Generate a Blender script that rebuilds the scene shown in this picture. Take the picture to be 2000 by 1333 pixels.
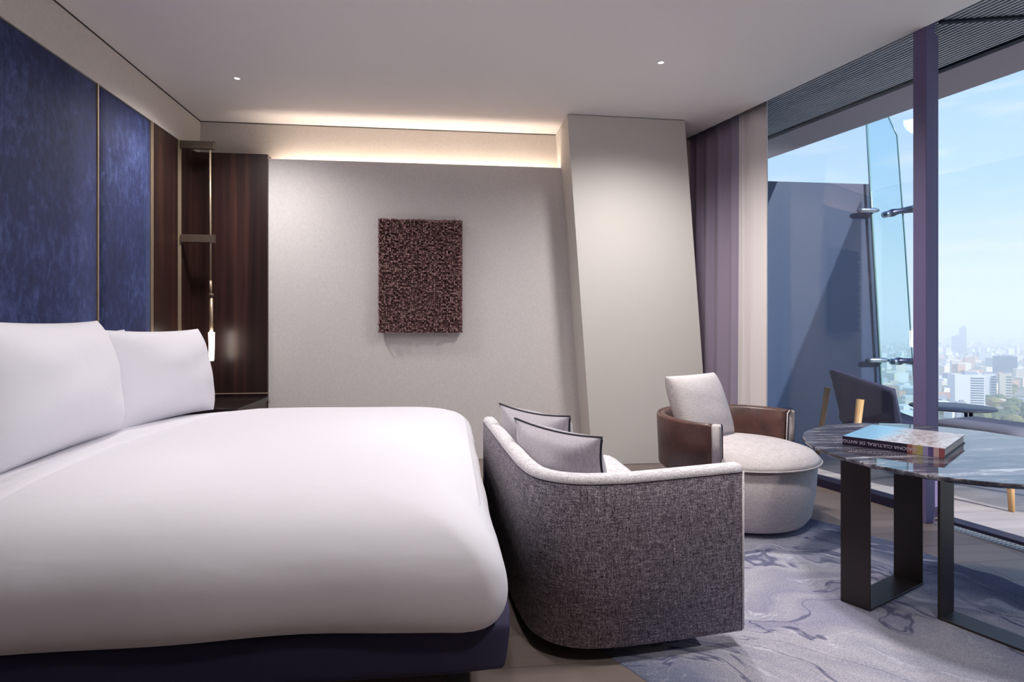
import bpy, bmesh, math, random
from mathutils import Vector, Matrix

random.seed(7)
for o in list(bpy.data.objects):
    bpy.data.objects.remove(o)
SC = bpy.context.scene
C = SC.collection

# ------------------------------------------------------------------ camera
FPX, Y0, EYE = 1111.0, 640.0, 1.066          # focal length in px of the 2000 px frame, horizon row, eye height
TH = math.atan(123.0 / FPX)                  # yaw to the right of the room's long axis
CR = Vector((math.cos(TH), -math.sin(TH), 0)); CF = Vector((math.sin(TH), math.cos(TH), 0))
cam = bpy.data.cameras.new('camera'); camo = bpy.data.objects.new('camera', cam); C.objects.link(camo)
cam.sensor_width = 36; cam.lens = 36 * FPX / 2000
cam.shift_y = -(1333 / 2 - Y0) / 2000
cam.clip_start = 0.05; cam.clip_end = 40000
camo.location = (0, 0, EYE); camo.rotation_euler = (math.pi / 2, 0, -TH)
SC.camera = camo

# ------------------------------------------------------------------ view, world, sun
vs = SC.view_settings
vs.view_transform = 'Standard'; vs.look = 'None'; vs.gamma = 1.0; vs.use_curve_mapping = False
vs.exposure = 0.92
world = bpy.data.worlds.new('sky'); SC.world = world; world.use_nodes = True
wn = world.node_tree; wn.nodes.clear()
wo = wn.nodes.new('ShaderNodeOutputWorld'); wb = wn.nodes.new('ShaderNodeBackground')
tc = wn.nodes.new('ShaderNodeTexCoord'); sx = wn.nodes.new('ShaderNodeSeparateXYZ'); rp = wn.nodes.new('ShaderNodeValToRGB')
wn.links.new(tc.outputs['Generated'], sx.inputs[0]); wn.links.new(sx.outputs['Z'], rp.inputs[0])
rp.color_ramp.elements[0].position = 0.0; rp.color_ramp.elements[0].color = (0.66, 0.74, 0.80, 1)
rp.color_ramp.elements[1].position = 0.75; rp.color_ramp.elements[1].color = (0.20, 0.40, 0.86, 1)
for p, c in ((0.07, (0.62, 0.75, 0.86, 1)), (0.2, (0.42, 0.64, 0.93, 1)), (0.4, (0.36, 0.57, 0.94, 1))):
    e = rp.color_ramp.elements.new(p); e.color = c
# thin cloud streaks low in the sky, all the way round
mp = wn.nodes.new('ShaderNodeMapping'); mp.inputs['Scale'].default_value = (3, 3, 22)
nz = wn.nodes.new('ShaderNodeTexNoise'); nz.inputs['Scale'].default_value = 2.2; nz.inputs['Detail'].default_value = 5
wn.links.new(tc.outputs['Generated'], mp.inputs[0]); wn.links.new(mp.outputs[0], nz.inputs[0])
cr = wn.nodes.new('ShaderNodeValToRGB'); cr.color_ramp.elements[0].position = 0.52; cr.color_ramp.elements[1].position = 0.8
cr.color_ramp.elements[1].color = (0.5, 0.5, 0.5, 1)
wn.links.new(nz.outputs['Fac'], cr.inputs[0])
mx = wn.nodes.new('ShaderNodeMixRGB'); mx.inputs[2].default_value = (0.85, 0.84, 0.85, 1)
wn.links.new(cr.outputs[0], mx.inputs[0]); wn.links.new(rp.outputs[0], mx.inputs[1])
wn.links.new(mx.outputs[0], wb.inputs['Color']); wb.inputs['Strength'].default_value = 0.64
wn.links.new(wb.outputs[0], wo.inputs[0])

sun = bpy.data.lights.new('sun', 'SUN'); sun.energy = 3.0; sun.angle = 0.01; sun.color = (1.0, 0.94, 0.84)
suno = bpy.data.objects.new('sun', sun); C.objects.link(suno)

# window-wall frame: s runs along the glazing towards the viewer, o outwards
W0 = Vector((2.037, 4.732, 0)); WD = Vector((0.2688, -0.9632, 0)); WN = Vector((0.9632, 0.2688, 0))
def W(s, o, z): return W0 + WD * s + WN * o + Vector((0, 0, z))
# sunlight slants along the facade onto the balcony: lit chair back, shadows pointing away from the viewer
sd = (WD * -1 - WN * 0.27 + Vector((0, 0, -0.645))).normalized()
suno.rotation_euler = sd.to_track_quat('-Z', 'Y').to_euler()
SC.cycles.use_denoising = True
SC.cycles.volume_bounces = 2; SC.cycles.max_bounces = 8; SC.cycles.diffuse_bounces = 5; SC.cycles.glossy_bounces = 4
SC.cycles.transparent_max_bounces = 12; SC.cycles.sample_clamp_indirect = 4.0
SC.cycles.caustics_reflective = False; SC.cycles.caustics_refractive = False

# ------------------------------------------------------------------ pixel helpers (directions only; distance from what a thing touches)
def ray(px, py):
    a = (px - 1000) / FPX
    return CF + CR * a + Vector((0, 0, (Y0 - py) / FPX))
def at_z(px, py, z):
    d = ray(px, py); return Vector((0, 0, EYE)) + d * ((z - EYE) / d.z)
def at_y(px, py, y):
    d = ray(px, py); return Vector((0, 0, EYE)) + d * (y / d.y)
def at_d(px, py, dep): return Vector((0, 0, EYE)) + ray(px, py) * dep
def win_s(px, o):
    d = ray(px, Y0); t = (o + W0.dot(WN)) / d.dot(WN); return (d * t - W0).dot(WD)

# ------------------------------------------------------------------ materials
def srgb(r, g, b):
    f = lambda c: (c / 255 / 12.92) if c / 255 <= 0.04045 else ((c / 255 + 0.055) / 1.055) ** 2.4
    return (f(r), f(g), f(b), 1)
def mat(name, col, rough=0.6, metal=0.0, **kw):
    m = bpy.data.materials.new(name); m.use_nodes = True
    b = m.node_tree.nodes['Principled BSDF']
    b.inputs['Base Color'].default_value = col; b.inputs['Roughness'].default_value = rough; b.inputs['Metallic'].default_value = metal
    for k, v in kw.items(): b.inputs[k.replace('_', ' ')].default_value = v
    return m
def N(m, t, **ins):
    n = m.node_tree.nodes.new(t)
    for k, v in ins.items(): n.inputs[k].default_value = v
    return n
def L(m, a, b): m.node_tree.links.new(a, b)
def bsdf(m): return m.node_tree.nodes['Principled BSDF']
def coords(m, scale=(1, 1, 1), rot=(0, 0, 0), kind='Object'):
    t = N(m, 'ShaderNodeTexCoord'); p = N(m, 'ShaderNodeMapping', Scale=scale, Rotation=rot)
    L(m, t.outputs[kind], p.inputs[0]); return p.outputs[0]
def noise(m, vec, scale, detail=3, rough=0.5, dist=0.0):
    n = N(m, 'ShaderNodeTexNoise', Scale=scale, Detail=detail, Roughness=rough, Distortion=dist)
    L(m, vec, n.inputs['Vector']); return n.outputs['Fac']
def ramp(m, fac, stops):
    r = N(m, 'ShaderNodeValToRGB'); cr = r.color_ramp
    cr.elements[0].position, cr.elements[0].color = stops[0]; cr.elements[1].position, cr.elements[1].color = stops[-1]
    for p, c in stops[1:-1]:
        e = cr.elements.new(p); e.color = c
    L(m, fac, r.inputs[0]); return r.outputs[0]
def mixc(m, fac, a, b, mode='MIX'):
    x = N(m, 'ShaderNodeMixRGB'); x.blend_type = mode
    for s, v in ((0, fac), (1, a), (2, b)):
        if hasattr(v, 'links'): L(m, v, x.inputs[s])
        else: x.inputs[s].default_value = v
    return x.outputs[0]
def bump(m, h, strength=0.3, dist=0.01):
    b = N(m, 'ShaderNodeBump', Strength=strength, Distance=dist); L(m, h, b.inputs['Height']); L(m, b.outputs[0], bsdf(m).inputs['Normal'])
def setcol(m, c): L(m, c, bsdf(m).inputs['Base Color'])
M = {}
M['ceiling'] = mat('ceiling_paint', srgb(236, 232, 231), 0.9)
M['plaster'] = mat('wall_plaster', srgb(205, 198, 192), 0.85)
v = coords(M['plaster']); bump(M['plaster'], noise(M['plaster'], v, 180, 4), 0.25, 0.002)
setcol(M['plaster'], ramp(M['plaster'], noise(M['plaster'], v, 120, 5, 0.7), [(0.3, srgb(196, 189, 183)), (0.7, srgb(214, 207, 201))]))
M['wallpaper'] = mat('wall_textile', srgb(208, 203, 200), 0.85)
m = M['wallpaper']; v = coords(m, (1, 1, 1)); vh = coords(m, (40, 40, 220)); vv = coords(m, (260, 260, 30))
h = mixc(m, 0.5, noise(m, vh, 2, 2), noise(m, vv, 2, 2)); bump(m, h, 0.25, 0.002)
setcol(m, ramp(m, h, [(0.35, srgb(208, 203, 202)), (0.65, srgb(230, 225, 224))]))
M['column'] = mat('column_paint', srgb(212, 207, 200), 0.75)
M['dark_gap'] = mat('shadow_gap', srgb(60, 52, 50), 0.8)
def wood(name, c1, c2, c3, rough, sc, spec=0.5):
    m = mat(name, c1, rough); v = coords(m, sc)
    n = noise(m, v, 1.0, 6, 0.6, 0.3); setcol(m, ramp(m, n, [(0.3, c1), (0.5, c2), (0.72, c3)]))
    bump(m, noise(m, v, 4, 4), 0.08, 0.002); return m
M['walnut'] = wood('dark_walnut', srgb(34, 20, 20), srgb(50, 31, 28), srgb(78, 48, 40), 0.35, (14, 14, 0.35))
M['walnut_dark'] = wood('dark_stained_top', srgb(22, 15, 18), srgb(28, 19, 22), srgb(38, 26, 28), 0.25, (2, 14, 14))
M['floorwood'] = wood('floor_oak', srgb(104, 92, 88), srgb(124, 111, 106), srgb(140, 126, 120), 0.42, (1.2, 12, 12))
m = M['floorwood']; oi = N(m, 'ShaderNodeObjectInfo'); src = bsdf(m).inputs['Base Color'].links[0].from_socket
setcol(m, mixc(m, 0.5, src, ramp(m, oi.outputs['Random'], [(0, srgb(112, 98, 93)), (1, srgb(136, 122, 116))])))
M['brass'] = mat('brass', srgb(196, 176, 150), 0.35, 0.45)
M['bronze'] = mat('dark_bronze', srgb(48, 40, 40), 0.45, 0.2)
M['lamp_bronze'] = mat('lamp_bronze', srgb(98, 84, 74), 0.4, 0.3)
M['navy_velvet'] = mat('navy_velvet', srgb(30, 44, 104), 0.8)
m = M['navy_velvet']; v = coords(m, (1, 1, 1)); v2 = coords(m, (9, 9, 4.5))
n1 = noise(m, v, 2.1, 4, 0.6); n2 = noise(m, v2, 3.0, 8, 0.75, 0.4)
f = mixc(m, 0.62, n1, n2); setcol(m, ramp(m, f, [(0.36, srgb(14, 20, 56)), (0.5, srgb(28, 38, 84)), (0.60, srgb(56, 70, 118)), (0.7, srgb(92, 106, 150))]))
bump(m, n2, 0.25, 0.004); bsdf(m).inputs['Sheen Weight'].default_value = 0.2; bsdf(m).inputs['Sheen Tint'].default_value = srgb(120, 140, 200)
M['base_velvet'] = mat('bed_base_velvet', srgb(42, 38, 66), 0.85, Sheen_Weight=0.25, Sheen_Tint=srgb(130, 120, 180))
m = M['base_velvet']; v = coords(m); bump(m, noise(m, v, 60, 4), 0.15, 0.003)
M['linen'] = mat('white_cotton', srgb(224, 222, 229), 0.8, Sheen_Weight=0.15)
m = M['linen']; v = coords(m, (1, 1, 1)); bump(m, mixc(m, 0.4, noise(m, v, 2.2, 4, 0.55, 0.6), noise(m, coords(m, (2.5, 5, 4)), 1.6, 3, 0.5, 0.6)), 0.15, 0.05)
M['art'] = mat('art_wood_blocks', srgb(100, 68, 66), 0.7)
m = M['art']; v = coords(m); setcol(m, ramp(m, noise(m, v, 130, 1), [(0.35, srgb(92, 60, 60)), (0.52, srgb(140, 104, 101)), (0.65, srgb(190, 154, 148))]))
def tweed(name, dark, mid, light, sc=1.0):
    m = mat(name, mid, 0.95)
    t = N(m, 'ShaderNodeTexCoord')
    def nn(scale, s, d=2, r=0.6):
        p = N(m, 'ShaderNodeMapping', Scale=scale); L(m, t.outputs['Object'], p.inputs[0]); return noise(m, p.outputs[0], s * sc, d, r)
    a = nn((1, 1, 1), 300, 2); hz = nn((35, 35, 300), 1.0, 2); vt = nn((300, 300, 35), 1.0, 2)
    f = mixc(m, 0.5, a, mixc(m, 0.5, hz, vt))
    setcol(m, ramp(m, f, [(0.40, dark), (0.51, mid), (0.63, light)]))
    bump(m, f, 0.6, 0.003); return m
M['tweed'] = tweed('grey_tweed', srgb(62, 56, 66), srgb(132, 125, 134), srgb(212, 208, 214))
M['tweed_lit'] = tweed('grey_tweed_lit', srgb(176, 170, 176), srgb(222, 217, 221), srgb(242, 240, 242))  # brighter copy of the grey tweed; light on rim and seat painted in
M['welt'] = mat('seam_thread', srgb(58, 52, 60), 0.9)
M['silk'] = mat('grey_satin', srgb(170, 163, 172), 0.45, Sheen_Weight=0.3)
m = M['silk']; v = coords(m, (90, 90, 6)); setcol(m, ramp(m, noise(m, v, 3, 3), [(0.3, srgb(160, 153, 163)), (0.7, srgb(192, 186, 194))]))
bump(m, noise(m, v, 3, 3), 0.15, 0.002)
M['piping'] = mat('dark_piping', srgb(28, 24, 40), 0.7)
M['cream'] = tweed('cream_boucle', srgb(180, 170, 170), srgb(204, 195, 195), srgb(220, 213, 213), 1.0)
M['leather'] = mat('brown_leather', srgb(92, 56, 47), 0.38)
m = M['leather']; v = coords(m); setcol(m, ramp(m, noise(m, v, 9, 6, 0.65), [(0.3, srgb(62, 40, 37)), (0.7, srgb(100, 66, 58))])); bump(m, noise(m, v, 240, 3), 0.2, 0.001)
M['marble'] = mat('dark_marble', srgb(70, 70, 80), 0.04)
m = M['marble']; v = coords(m, (1.2, 9, 4), (0, 0, 0.95)); w1 = noise(m, v, 1.6, 9, 0.68, 0.9); w2 = noise(m, v, 5.0, 8, 0.7, 1.2)
setcol(m, ramp(m, mixc(m, 0.45, w1, w2), [(0.38, srgb(34, 32, 40)), (0.48, srgb(66, 64, 74)), (0.55, srgb(98, 95, 104)), (0.63, srgb(190, 186, 190))]))
M['rug'] = mat('rug_pile', srgb(170, 168, 190), 1.0)
m = M['rug']
t = N(m, 'ShaderNodeTexCoord'); mpg = N(m, 'ShaderNodeMapping', Scale=(1.0, 1.0, 1.0), Rotation=(0, 0, 0.55)); L(m, t.outputs['Object'], mpg.inputs[0])
wrp = N(m, 'ShaderNodeTexNoise', Scale=1.3, Detail=3.0); L(m, mpg.outputs[0], wrp.inputs['Vector'])
vm = N(m, 'ShaderNodeVectorMath'); vm.operation = 'MULTIPLY_ADD'; L(m, wrp.outputs['Color'], vm.inputs[0]); vm.inputs[1].default_value = (1.1, 1.1, 0); L(m, mpg.outputs[0], vm.inputs[2])
st = N(m, 'ShaderNodeMapping', Scale=(0.7, 2.6, 1)); L(m, vm.outputs[0], st.inputs[0])
big = noise(m, st.outputs[0], 1.0, 3, 0.5); fine = noise(m, st.outputs[0], 3.2, 8, 0.7, 0.5)
base = ramp(m, big, [(0.30, srgb(98, 106, 140)), (0.40, srgb(150, 151, 172)), (0.52, srgb(180, 178, 188)), (0.64, srgb(152, 150, 172)), (0.75, srgb(196, 194, 200))])
pos = N(m, 'ShaderNodeVectorMath'); pos.operation = 'MULTIPLY_ADD'; L(m, wrp.outputs['Color'], pos.inputs[0]); pos.inputs[1].default_value = (0.5, 0.5, 0); L(m, t.outputs['Object'], pos.inputs[2])
dt = N(m, 'ShaderNodeVectorMath'); dt.operation = 'DOT_PRODUCT'; L(m, pos.outputs[0], dt.inputs[0]); dt.inputs[1].default_value = (0.9632, 0.2688, 0)
def band(lo, hi):
    q_ = N(m, 'ShaderNodeMapRange'); q_.inputs['From Min'].default_value = lo; q_.inputs['From Max'].default_value = hi; L(m, dt.outputs['Value'], q_.inputs['Value']); return q_.outputs[0]
base = mixc(m, band(2.74, 2.92), base, mixc(m, fine, srgb(70, 78, 108), srgb(124, 130, 154)))
base = mixc(m, band(1.42, 1.22), base, mixc(m, fine, srgb(70, 80, 112), srgb(140, 146, 164)))
streak = ramp(m, fine, [(0.55, (0, 0, 0, 1)), (0.64, (0.7, 0.7, 0.7, 1))])
base = mixc(m, streak, base, srgb(222, 220, 228))
veinn = noise(m, st.outputs[0], 1.7, 4, 0.55, 0.4)
vein = ramp(m, veinn, [(0.485, (0, 0, 0, 1)), (0.497, (0.8, 0.8, 0.8, 1)), (0.503, (0.8, 0.8, 0.8, 1)), (0.515, (0, 0, 0, 1))])
base = mixc(m, vein, base, srgb(70, 72, 112))
pil = noise(m, coords(m, (1, 1, 1)), 200, 2)
setcol(m, mixc(m, 0.45, base, ramp(m, pil, [(0.35, (0.25, 0.25, 0.3, 1)), (0.65, (1, 1, 1, 1))]), 'MULTIPLY'))
bump(m, pil, 0.5, 0.004)
M['curtain'] = mat('mauve_drape', srgb(160, 146, 166), 0.85, Sheen_Weight=0.2)
m = M['curtain']; v = coords(m, (200, 200, 20)); bump(m, noise(m, v, 2, 2), 0.15, 0.001)
M['curtain_light'] = mat('pale_drape', srgb(232, 224, 224), 0.85, Sheen_Weight=0.2)
M['frame'] = mat('window_frame', srgb(104, 95, 134), 0.65, 0.0)
M['frame_dark'] = mat('window_track', srgb(38, 34, 60), 0.4, 0.4)
M['steel'] = mat('steel', srgb(150, 160, 172), 0.3, 1.0)
M['grille'] = mat('grille_metal', srgb(120, 132, 146), 0.5)
M['fitting'] = mat('dark_fitting', srgb(70, 72, 92), 0.35, 0.9)
M['slat'] = mat('soffit_slat', srgb(186, 188, 196), 0.5, 0.2)
M['soffit'] = mat('soffit_board', srgb(156, 142, 150), 0.7)
M['soffit_dark'] = mat('soffit_dark_board', srgb(24, 26, 44), 0.8)
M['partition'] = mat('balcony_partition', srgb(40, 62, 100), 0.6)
M['deck'] = wood('deck_board', srgb(150, 145, 152), srgb(164, 159, 165), srgb(176, 171, 176), 0.7, (1.0, 14, 14))
M['deck_gap'] = mat('deck_gap', srgb(40, 40, 50), 0.9)
def glass(name, tint, ior, rough=0.0):
    m = bpy.data.materials.new(name); m.use_nodes = True; nt = m.node_tree; nt.nodes.clear()
    o = nt.nodes.new('ShaderNodeOutputMaterial'); mixs = nt.nodes.new('ShaderNodeMixShader')
    tr = nt.nodes.new('ShaderNodeBsdfTransparent'); tr.inputs[0].default_value = tint
    gl = nt.nodes.new('ShaderNodeBsdfGlossy'); gl.inputs['Roughness'].default_value = rough; gl.inputs['Color'].default_value = (0.95, 0.95, 1, 1)
    lw = nt.nodes.new('ShaderNodeLayerWeight'); lw.inputs['Blend'].default_value = 0.5      # facing = 1 - |cos|
    pw_ = nt.nodes.new('ShaderNodeMath'); pw_.operation = 'POWER'; pw_.inputs[1].default_value = 4.0
    fr = nt.nodes.new('ShaderNodeMath'); fr.operation = 'MULTIPLY_ADD'; r0 = ((ior - 1) / (ior + 1)) ** 2
    fr.inputs[1].default_value = 1 - r0; fr.inputs[2].default_value = r0
    nt.links.new(lw.outputs['Facing'], pw_.inputs[0]); nt.links.new(pw_.outputs[0], fr.inputs[0])
    nt.links.new(fr.outputs[0], mixs.inputs[0]); nt.links.new(tr.outputs[0], mixs.inputs[1]); nt.links.new(gl.outputs[0], mixs.inputs[2]); nt.links.new(mixs.outputs[0], o.inputs[0])
    return m
M['glass'] = glass('window_glass', (0.965, 0.985, 0.995, 1), 1.5)
M['guard_glass'] = glass('guard_glass', (0.965, 0.985, 0.995, 1), 1.2)
M['fin_glass'] = glass('fin_glass', (0.86, 0.95, 0.95, 1), 1.3)
M['glass_edge'] = mat('glass_edge', srgb(120, 160, 165), 0.2)
M['navy_shell'] = mat('navy_outdoor_fabric', srgb(42, 44, 74), 0.7)
M['teak'] = wood('teak', srgb(176, 138, 92), srgb(194, 156, 108), srgb(206, 170, 124), 0.5, (12, 12, 1.5))
M['outdoor_metal'] = mat('outdoor_metal', srgb(84, 84, 96), 0.45, 0.6)
M['outdoor_cushion'] = mat('outdoor_cushion', srgb(96, 98, 116), 0.9)
def emit(name, col, s):
    m = bpy.data.materials.new(name); m.use_nodes = True; nt = m.node_tree; nt.nodes.clear()
    o = nt.nodes.new('ShaderNodeOutputMaterial'); e = nt.nodes.new('ShaderNodeEmission'); e.inputs[0].default_value = col; e.inputs[1].default_value = s
    nt.links.new(e.outputs[0], o.inputs[0]); return m
M['cove_led'] = emit('cove_led', (1.0, 0.84, 0.68, 1), 17.0)
M['lamp_glow'] = emit('lamp_glow', (1.0, 0.86, 0.74, 1), 7.0)
M['spot_lens'] = emit('spot_lens', (1.0, 0.96, 0.92, 1), 0.7)

# ------------------------------------------------------------------ object helpers
def tag(o, label, cat=None, group=None, kind=None):
    if label: o['label'] = label
    if cat: o['category'] = cat
    if group: o['group'] = group
    if kind: o['kind'] = kind
    return o
def link(name, me, mt, parent=None, smooth=False):
    o = bpy.data.objects.new(name, me); C.objects.link(o)
    if mt and not me.materials: me.materials.append(M[mt] if isinstance(mt, str) else mt)
    if smooth:
        me.polygons.foreach_set('use_smooth', [True] * len(me.polygons))
    if parent:
        o.parent = parent; o.matrix_parent_inverse = Matrix.Translation(parent.location).inverted() if parent.type == 'EMPTY' else parent.get('_inv_dummy', Matrix()) or Matrix()
    return o
def data(name, verts, faces):
    me = bpy.data.meshes.new(name); me.from_pydata([tuple(v) for v in verts], [], faces); me.update(); return me
def mesh(name, verts, faces, mt, parent=None, smooth=False): return link(name, data(name, verts, faces), mt, parent, smooth)
def empty(name, loc=(0, 0, 0)):
    e = bpy.data.objects.new(name, None); C.objects.link(e); e.location = loc; e.empty_display_size = 0.1; return e
BOXF = [(0, 3, 2, 1), (4, 5, 6, 7), (0, 1, 5, 4), (1, 2, 6, 5), (2, 3, 7, 6), (3, 0, 4, 7)]
def prism(name, quad, z0, z1, mt, parent=None, quad_top=None):
    q2 = quad_top or quad
    vs_ = [Vector((p[0], p[1], z0)) for p in quad] + [Vector((p[0], p[1], z1)) for p in q2]
    n = len(quad)
    fs = [tuple(reversed(range(n))), tuple(range(n, 2 * n))] + [(i, (i + 1) % n, n + (i + 1) % n, n + i) for i in range(n)]
    o = mesh(name, vs_, fs, mt, parent); fix(o); return o
def fix(o):
    bm = bmesh.new(); bm.from_mesh(o.data); bmesh.ops.recalc_face_normals(bm, faces=bm.faces); bm.to_mesh(o.data); bm.free()
def box(name, a, b, mt, parent=None, bev=0.0):
    x0, y0, z0 = a; x1, y1, z1 = b
    o = mesh(name, [(x0, y0, z0), (x1, y0, z0), (x1, y1, z0), (x0, y1, z0), (x0, y0, z1), (x1, y0, z1), (x1, y1, z1), (x0, y1, z1)], BOXF, mt, parent)
    if bev: bevel(o, bev)
    return o
def bevel(o, w, seg=2):
    bm = bmesh.new(); bm.from_mesh(o.data)
    bmesh.ops.bevel(bm, geom=list(bm.edges), offset=w, segments=seg, affect='EDGES', profile=0.5)
    bm.to_mesh(o.data); bm.free()
def wbox(name, s0, s1, o0, o1, z0, z1, mt, parent=None, bev=0.0):
    P = [W(s0, o0, z0), W(s1, o0, z0), W(s1, o1, z0), W(s0, o1, z0), W(s0, o0, z1), W(s1, o0, z1), W(s1, o1, z1), W(s0, o1, z1)]
    o = mesh(name, P, BOXF, mt, parent); fix(o)
    if bev: bevel(o, bev)
    return o
def rbox(dims, r, n=10):
    """rounded box mesh data centred at 0: (verts, faces)"""
    bm = bmesh.new(); bmesh.ops.create_cube(bm, size=2.0)
    bmesh.ops.subdivide_edges(bm, edges=list(bm.edges), cuts=n, use_grid_fill=True)
    hs = [d / 2 for d in dims]; rr = r if isinstance(r, (tuple, list)) else (r, r, r)
    for v_ in bm.verts:
        p = [0, 0, 0]; off = [0, 0, 0]
        for k in range(3):
            c = v_.co[k]; inner = hs[k] - rr[k]
            # put a share of the grid lines in the rounded zone
            q = math.copysign(1 - (1 - abs(c)) ** 1.0, c) * hs[k]
            i = max(-inner, min(inner, q)); p[k] = i; off[k] = (q - i) / rr[k] if rr[k] > 0 else 0
        ln = math.sqrt(sum(t_ * t_ for t_ in off)); mxo = max(abs(t_) for t_ in off)
        sc_ = (mxo / ln) if ln > 1e-9 else 0
        v_.co = Vector([p[k] + off[k] * sc_ * rr[k] for k in range(3)])
    bm.verts.ensure_lookup_table()
    vs_ = [v_.co.copy() for v_ in bm.verts]; fs = [tuple(v_.index for v_ in f_.verts) for f_ in bm.faces]
    bm.free(); return vs_, fs
def rounded(name, a, b, r, mt, parent=None, n=10, fn=None, mtx=None):
    c = Vector([(a[k] + b[k]) / 2 for k in range(3)]); d = [b[k] - a[k] for k in range(3)]
    vs_, fs = rbox(d, r, n); vs_ = [v_ + c for v_ in vs_]
    if fn: vs_ = [fn(v_) for v_ in vs_]
    if mtx: vs_ = [mtx @ v_ for v_ in vs_]
    return mesh(name, vs_, fs, mt, parent, True)
def tube(name, pts, r, mt, parent=None, n=8, closed=False, radii=None):
    pts = [Vector(p) for p in pts]; vs_, fs = [], []; K = len(pts)
    up = Vector((0, 0, 1))
    for i, p in enumerate(pts):
        a = pts[(i - 1) % K] if (closed or i > 0) else p; b = pts[(i + 1) % K] if (closed or i < K - 1) else p
        t_ = (b - a).normalized(); sidev = t_.cross(up)
        if sidev.length < 1e-3: sidev = t_.cross(Vector((1, 0, 0)))
        sidev.normalize(); u2 = sidev.cross(t_); rr = radii[i] if radii else r
        for k in range(n):
            an = 2 * math.pi * k / n; vs_.append(p + (sidev * math.cos(an) + u2 * math.sin(an)) * rr)
    for i in range(K if closed else K - 1):
        j = (i + 1) % K
        for k in range(n): fs.append((i * n + k, i * n + (k + 1) % n, j * n + (k + 1) % n, j * n + k))
    if not closed: fs += [tuple(range(n)), tuple(reversed(range((K - 1) * n, K * n)))]
    o = mesh(name, vs_, fs, mt, parent, True); fix(o); return o
def lathe(name, prof, centre, mt, parent=None, n=32, a0=0, a1=2 * math.pi):
    vs_, fs = [], []; K = len(prof); full = abs(a1 - a0 - 2 * math.pi) < 1e-6; R_ = n if full else n + 1
    for i in range(R_):
        an = a0 + (a1 - a0) * i / n
        for r_, z_ in prof: vs_.append((centre[0] + r_ * math.cos(an), centre[1] + r_ * math.sin(an), centre[2] + z_))
    for i in range(n):
        j = (i + 1) % R_
        for k in range(K - 1): fs.append((i * K + k, j * K + k, j * K + k + 1, i * K + k + 1))
    o = mesh(name, vs_, fs, mt, parent, True)
    bm = bmesh.new(); bm.from_mesh(o.data); bmesh.ops.remove_doubles(bm, verts=bm.verts, dist=1e-5)
    if full is False: bmesh.ops.holes_fill(bm, edges=[e_ for e_ in bm.edges if e_.is_boundary])
    bmesh.ops.recalc_face_normals(bm, faces=bm.faces); bm.to_mesh(o.data); bm.free(); return o
def crom(pts, m_=8):
    P = [Vector(p) for p in pts]; P = [P[0] * 2 - P[1]] + P + [P[-1] * 2 - P[-2]]; out = []
    for i in range(1, len(P) - 2):
        for k in range(m_):
            t_ = k / m_; a, b, c, d = P[i - 1:i + 3]
            out.append(0.5 * ((2 * b) + (c - a) * t_ + (2 * a - 5 * b + 4 * c - d) * t_ ** 2 + (3 * b - a - 3 * c + d) * t_ ** 3))
    out.append(P[-2]); return out
def pillow(name, w, h, t, mtx, mt, parent=None, piping=None, pinch=0.05, n=28, wob=0.0, seed=0, power=0.5):
    rnd = random.Random(seed); ph = [rnd.uniform(0, 6.28) for _ in range(6)]
    def outline(u, v_): return (w / 2 * u * (1 - pinch * (1 - v_ * v_)), h / 2 * v_ * (1 - pinch * (1 - u * u)))
    vs_, fs, idx = [], [], {}
    for sgn in (1, -1):
        for i in range(n + 1):
            for j in range(n + 1):
                u = math.sin(math.pi / 2 * (-1 + 2 * i / n)); v_ = math.sin(math.pi / 2 * (-1 + 2 * j / n))
                bd = i in (0, n) or j in (0, n)
                if bd and sgn < 0: idx[(sgn, i, j)] = idx[(1, i, j)]; continue
                x, y = outline(u, v_); th_ = t / 2 * (max(0, (1 - abs(u) ** 2.6) * (1 - abs(v_) ** 2.6))) ** power
                th_ *= 1 + wob * (math.sin(5 * u + ph[0]) * math.cos(4 * v_ + ph[1]) + 0.6 * math.sin(9 * v_ + 3 * u + ph[2]))
                idx[(sgn, i, j)] = len(vs_); vs_.append(mtx @ Vector((x, y, sgn * th_)))
        for i in range(n):
            for j in range(n):
                q = [idx[(sgn, i, j)], idx[(sgn, i + 1, j)], idx[(sgn, i + 1, j + 1)], idx[(sgn, i, j + 1)]]
                if sgn < 0: q.reverse()
                fs.append(tuple(q))
    o = mesh(name, vs_, fs, mt, parent, True)
    if piping:
        ring = []
        for k in range(24): ring.append((-1 + 2 * k / 24, -1))
        for k in range(24): ring.append((1, -1 + 2 * k / 24))
        for k in range(24): ring.append((1 - 2 * k / 24, 1))
        for k in range(24): ring.append((-1, 1 - 2 * k / 24))
        pts = [mtx @ Vector((*outline(u, v_), 0)) for u, v_ in ring]
        return o, tube('piping', pts, 0.0048, piping, None, 6, True)
    return o
def child(o, parent):
    o.parent = parent
    o.matrix_parent_inverse = Matrix.Translation(parent.location).inverted() if parent.type == 'EMPTY' else Matrix()
    return o
def struct(o, label, cat): return tag(o, label, cat, None, 'structure')

# ================================================================== STRUCTURE
XL, YB, YP, YN, H = -1.955, 4.745, 4.62, -2.6, 2.70
def wx(y): return W0.x + (W0.y - y) * 0.2688 / 0.9632       # x of the ceiling edge along the glazing
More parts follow.
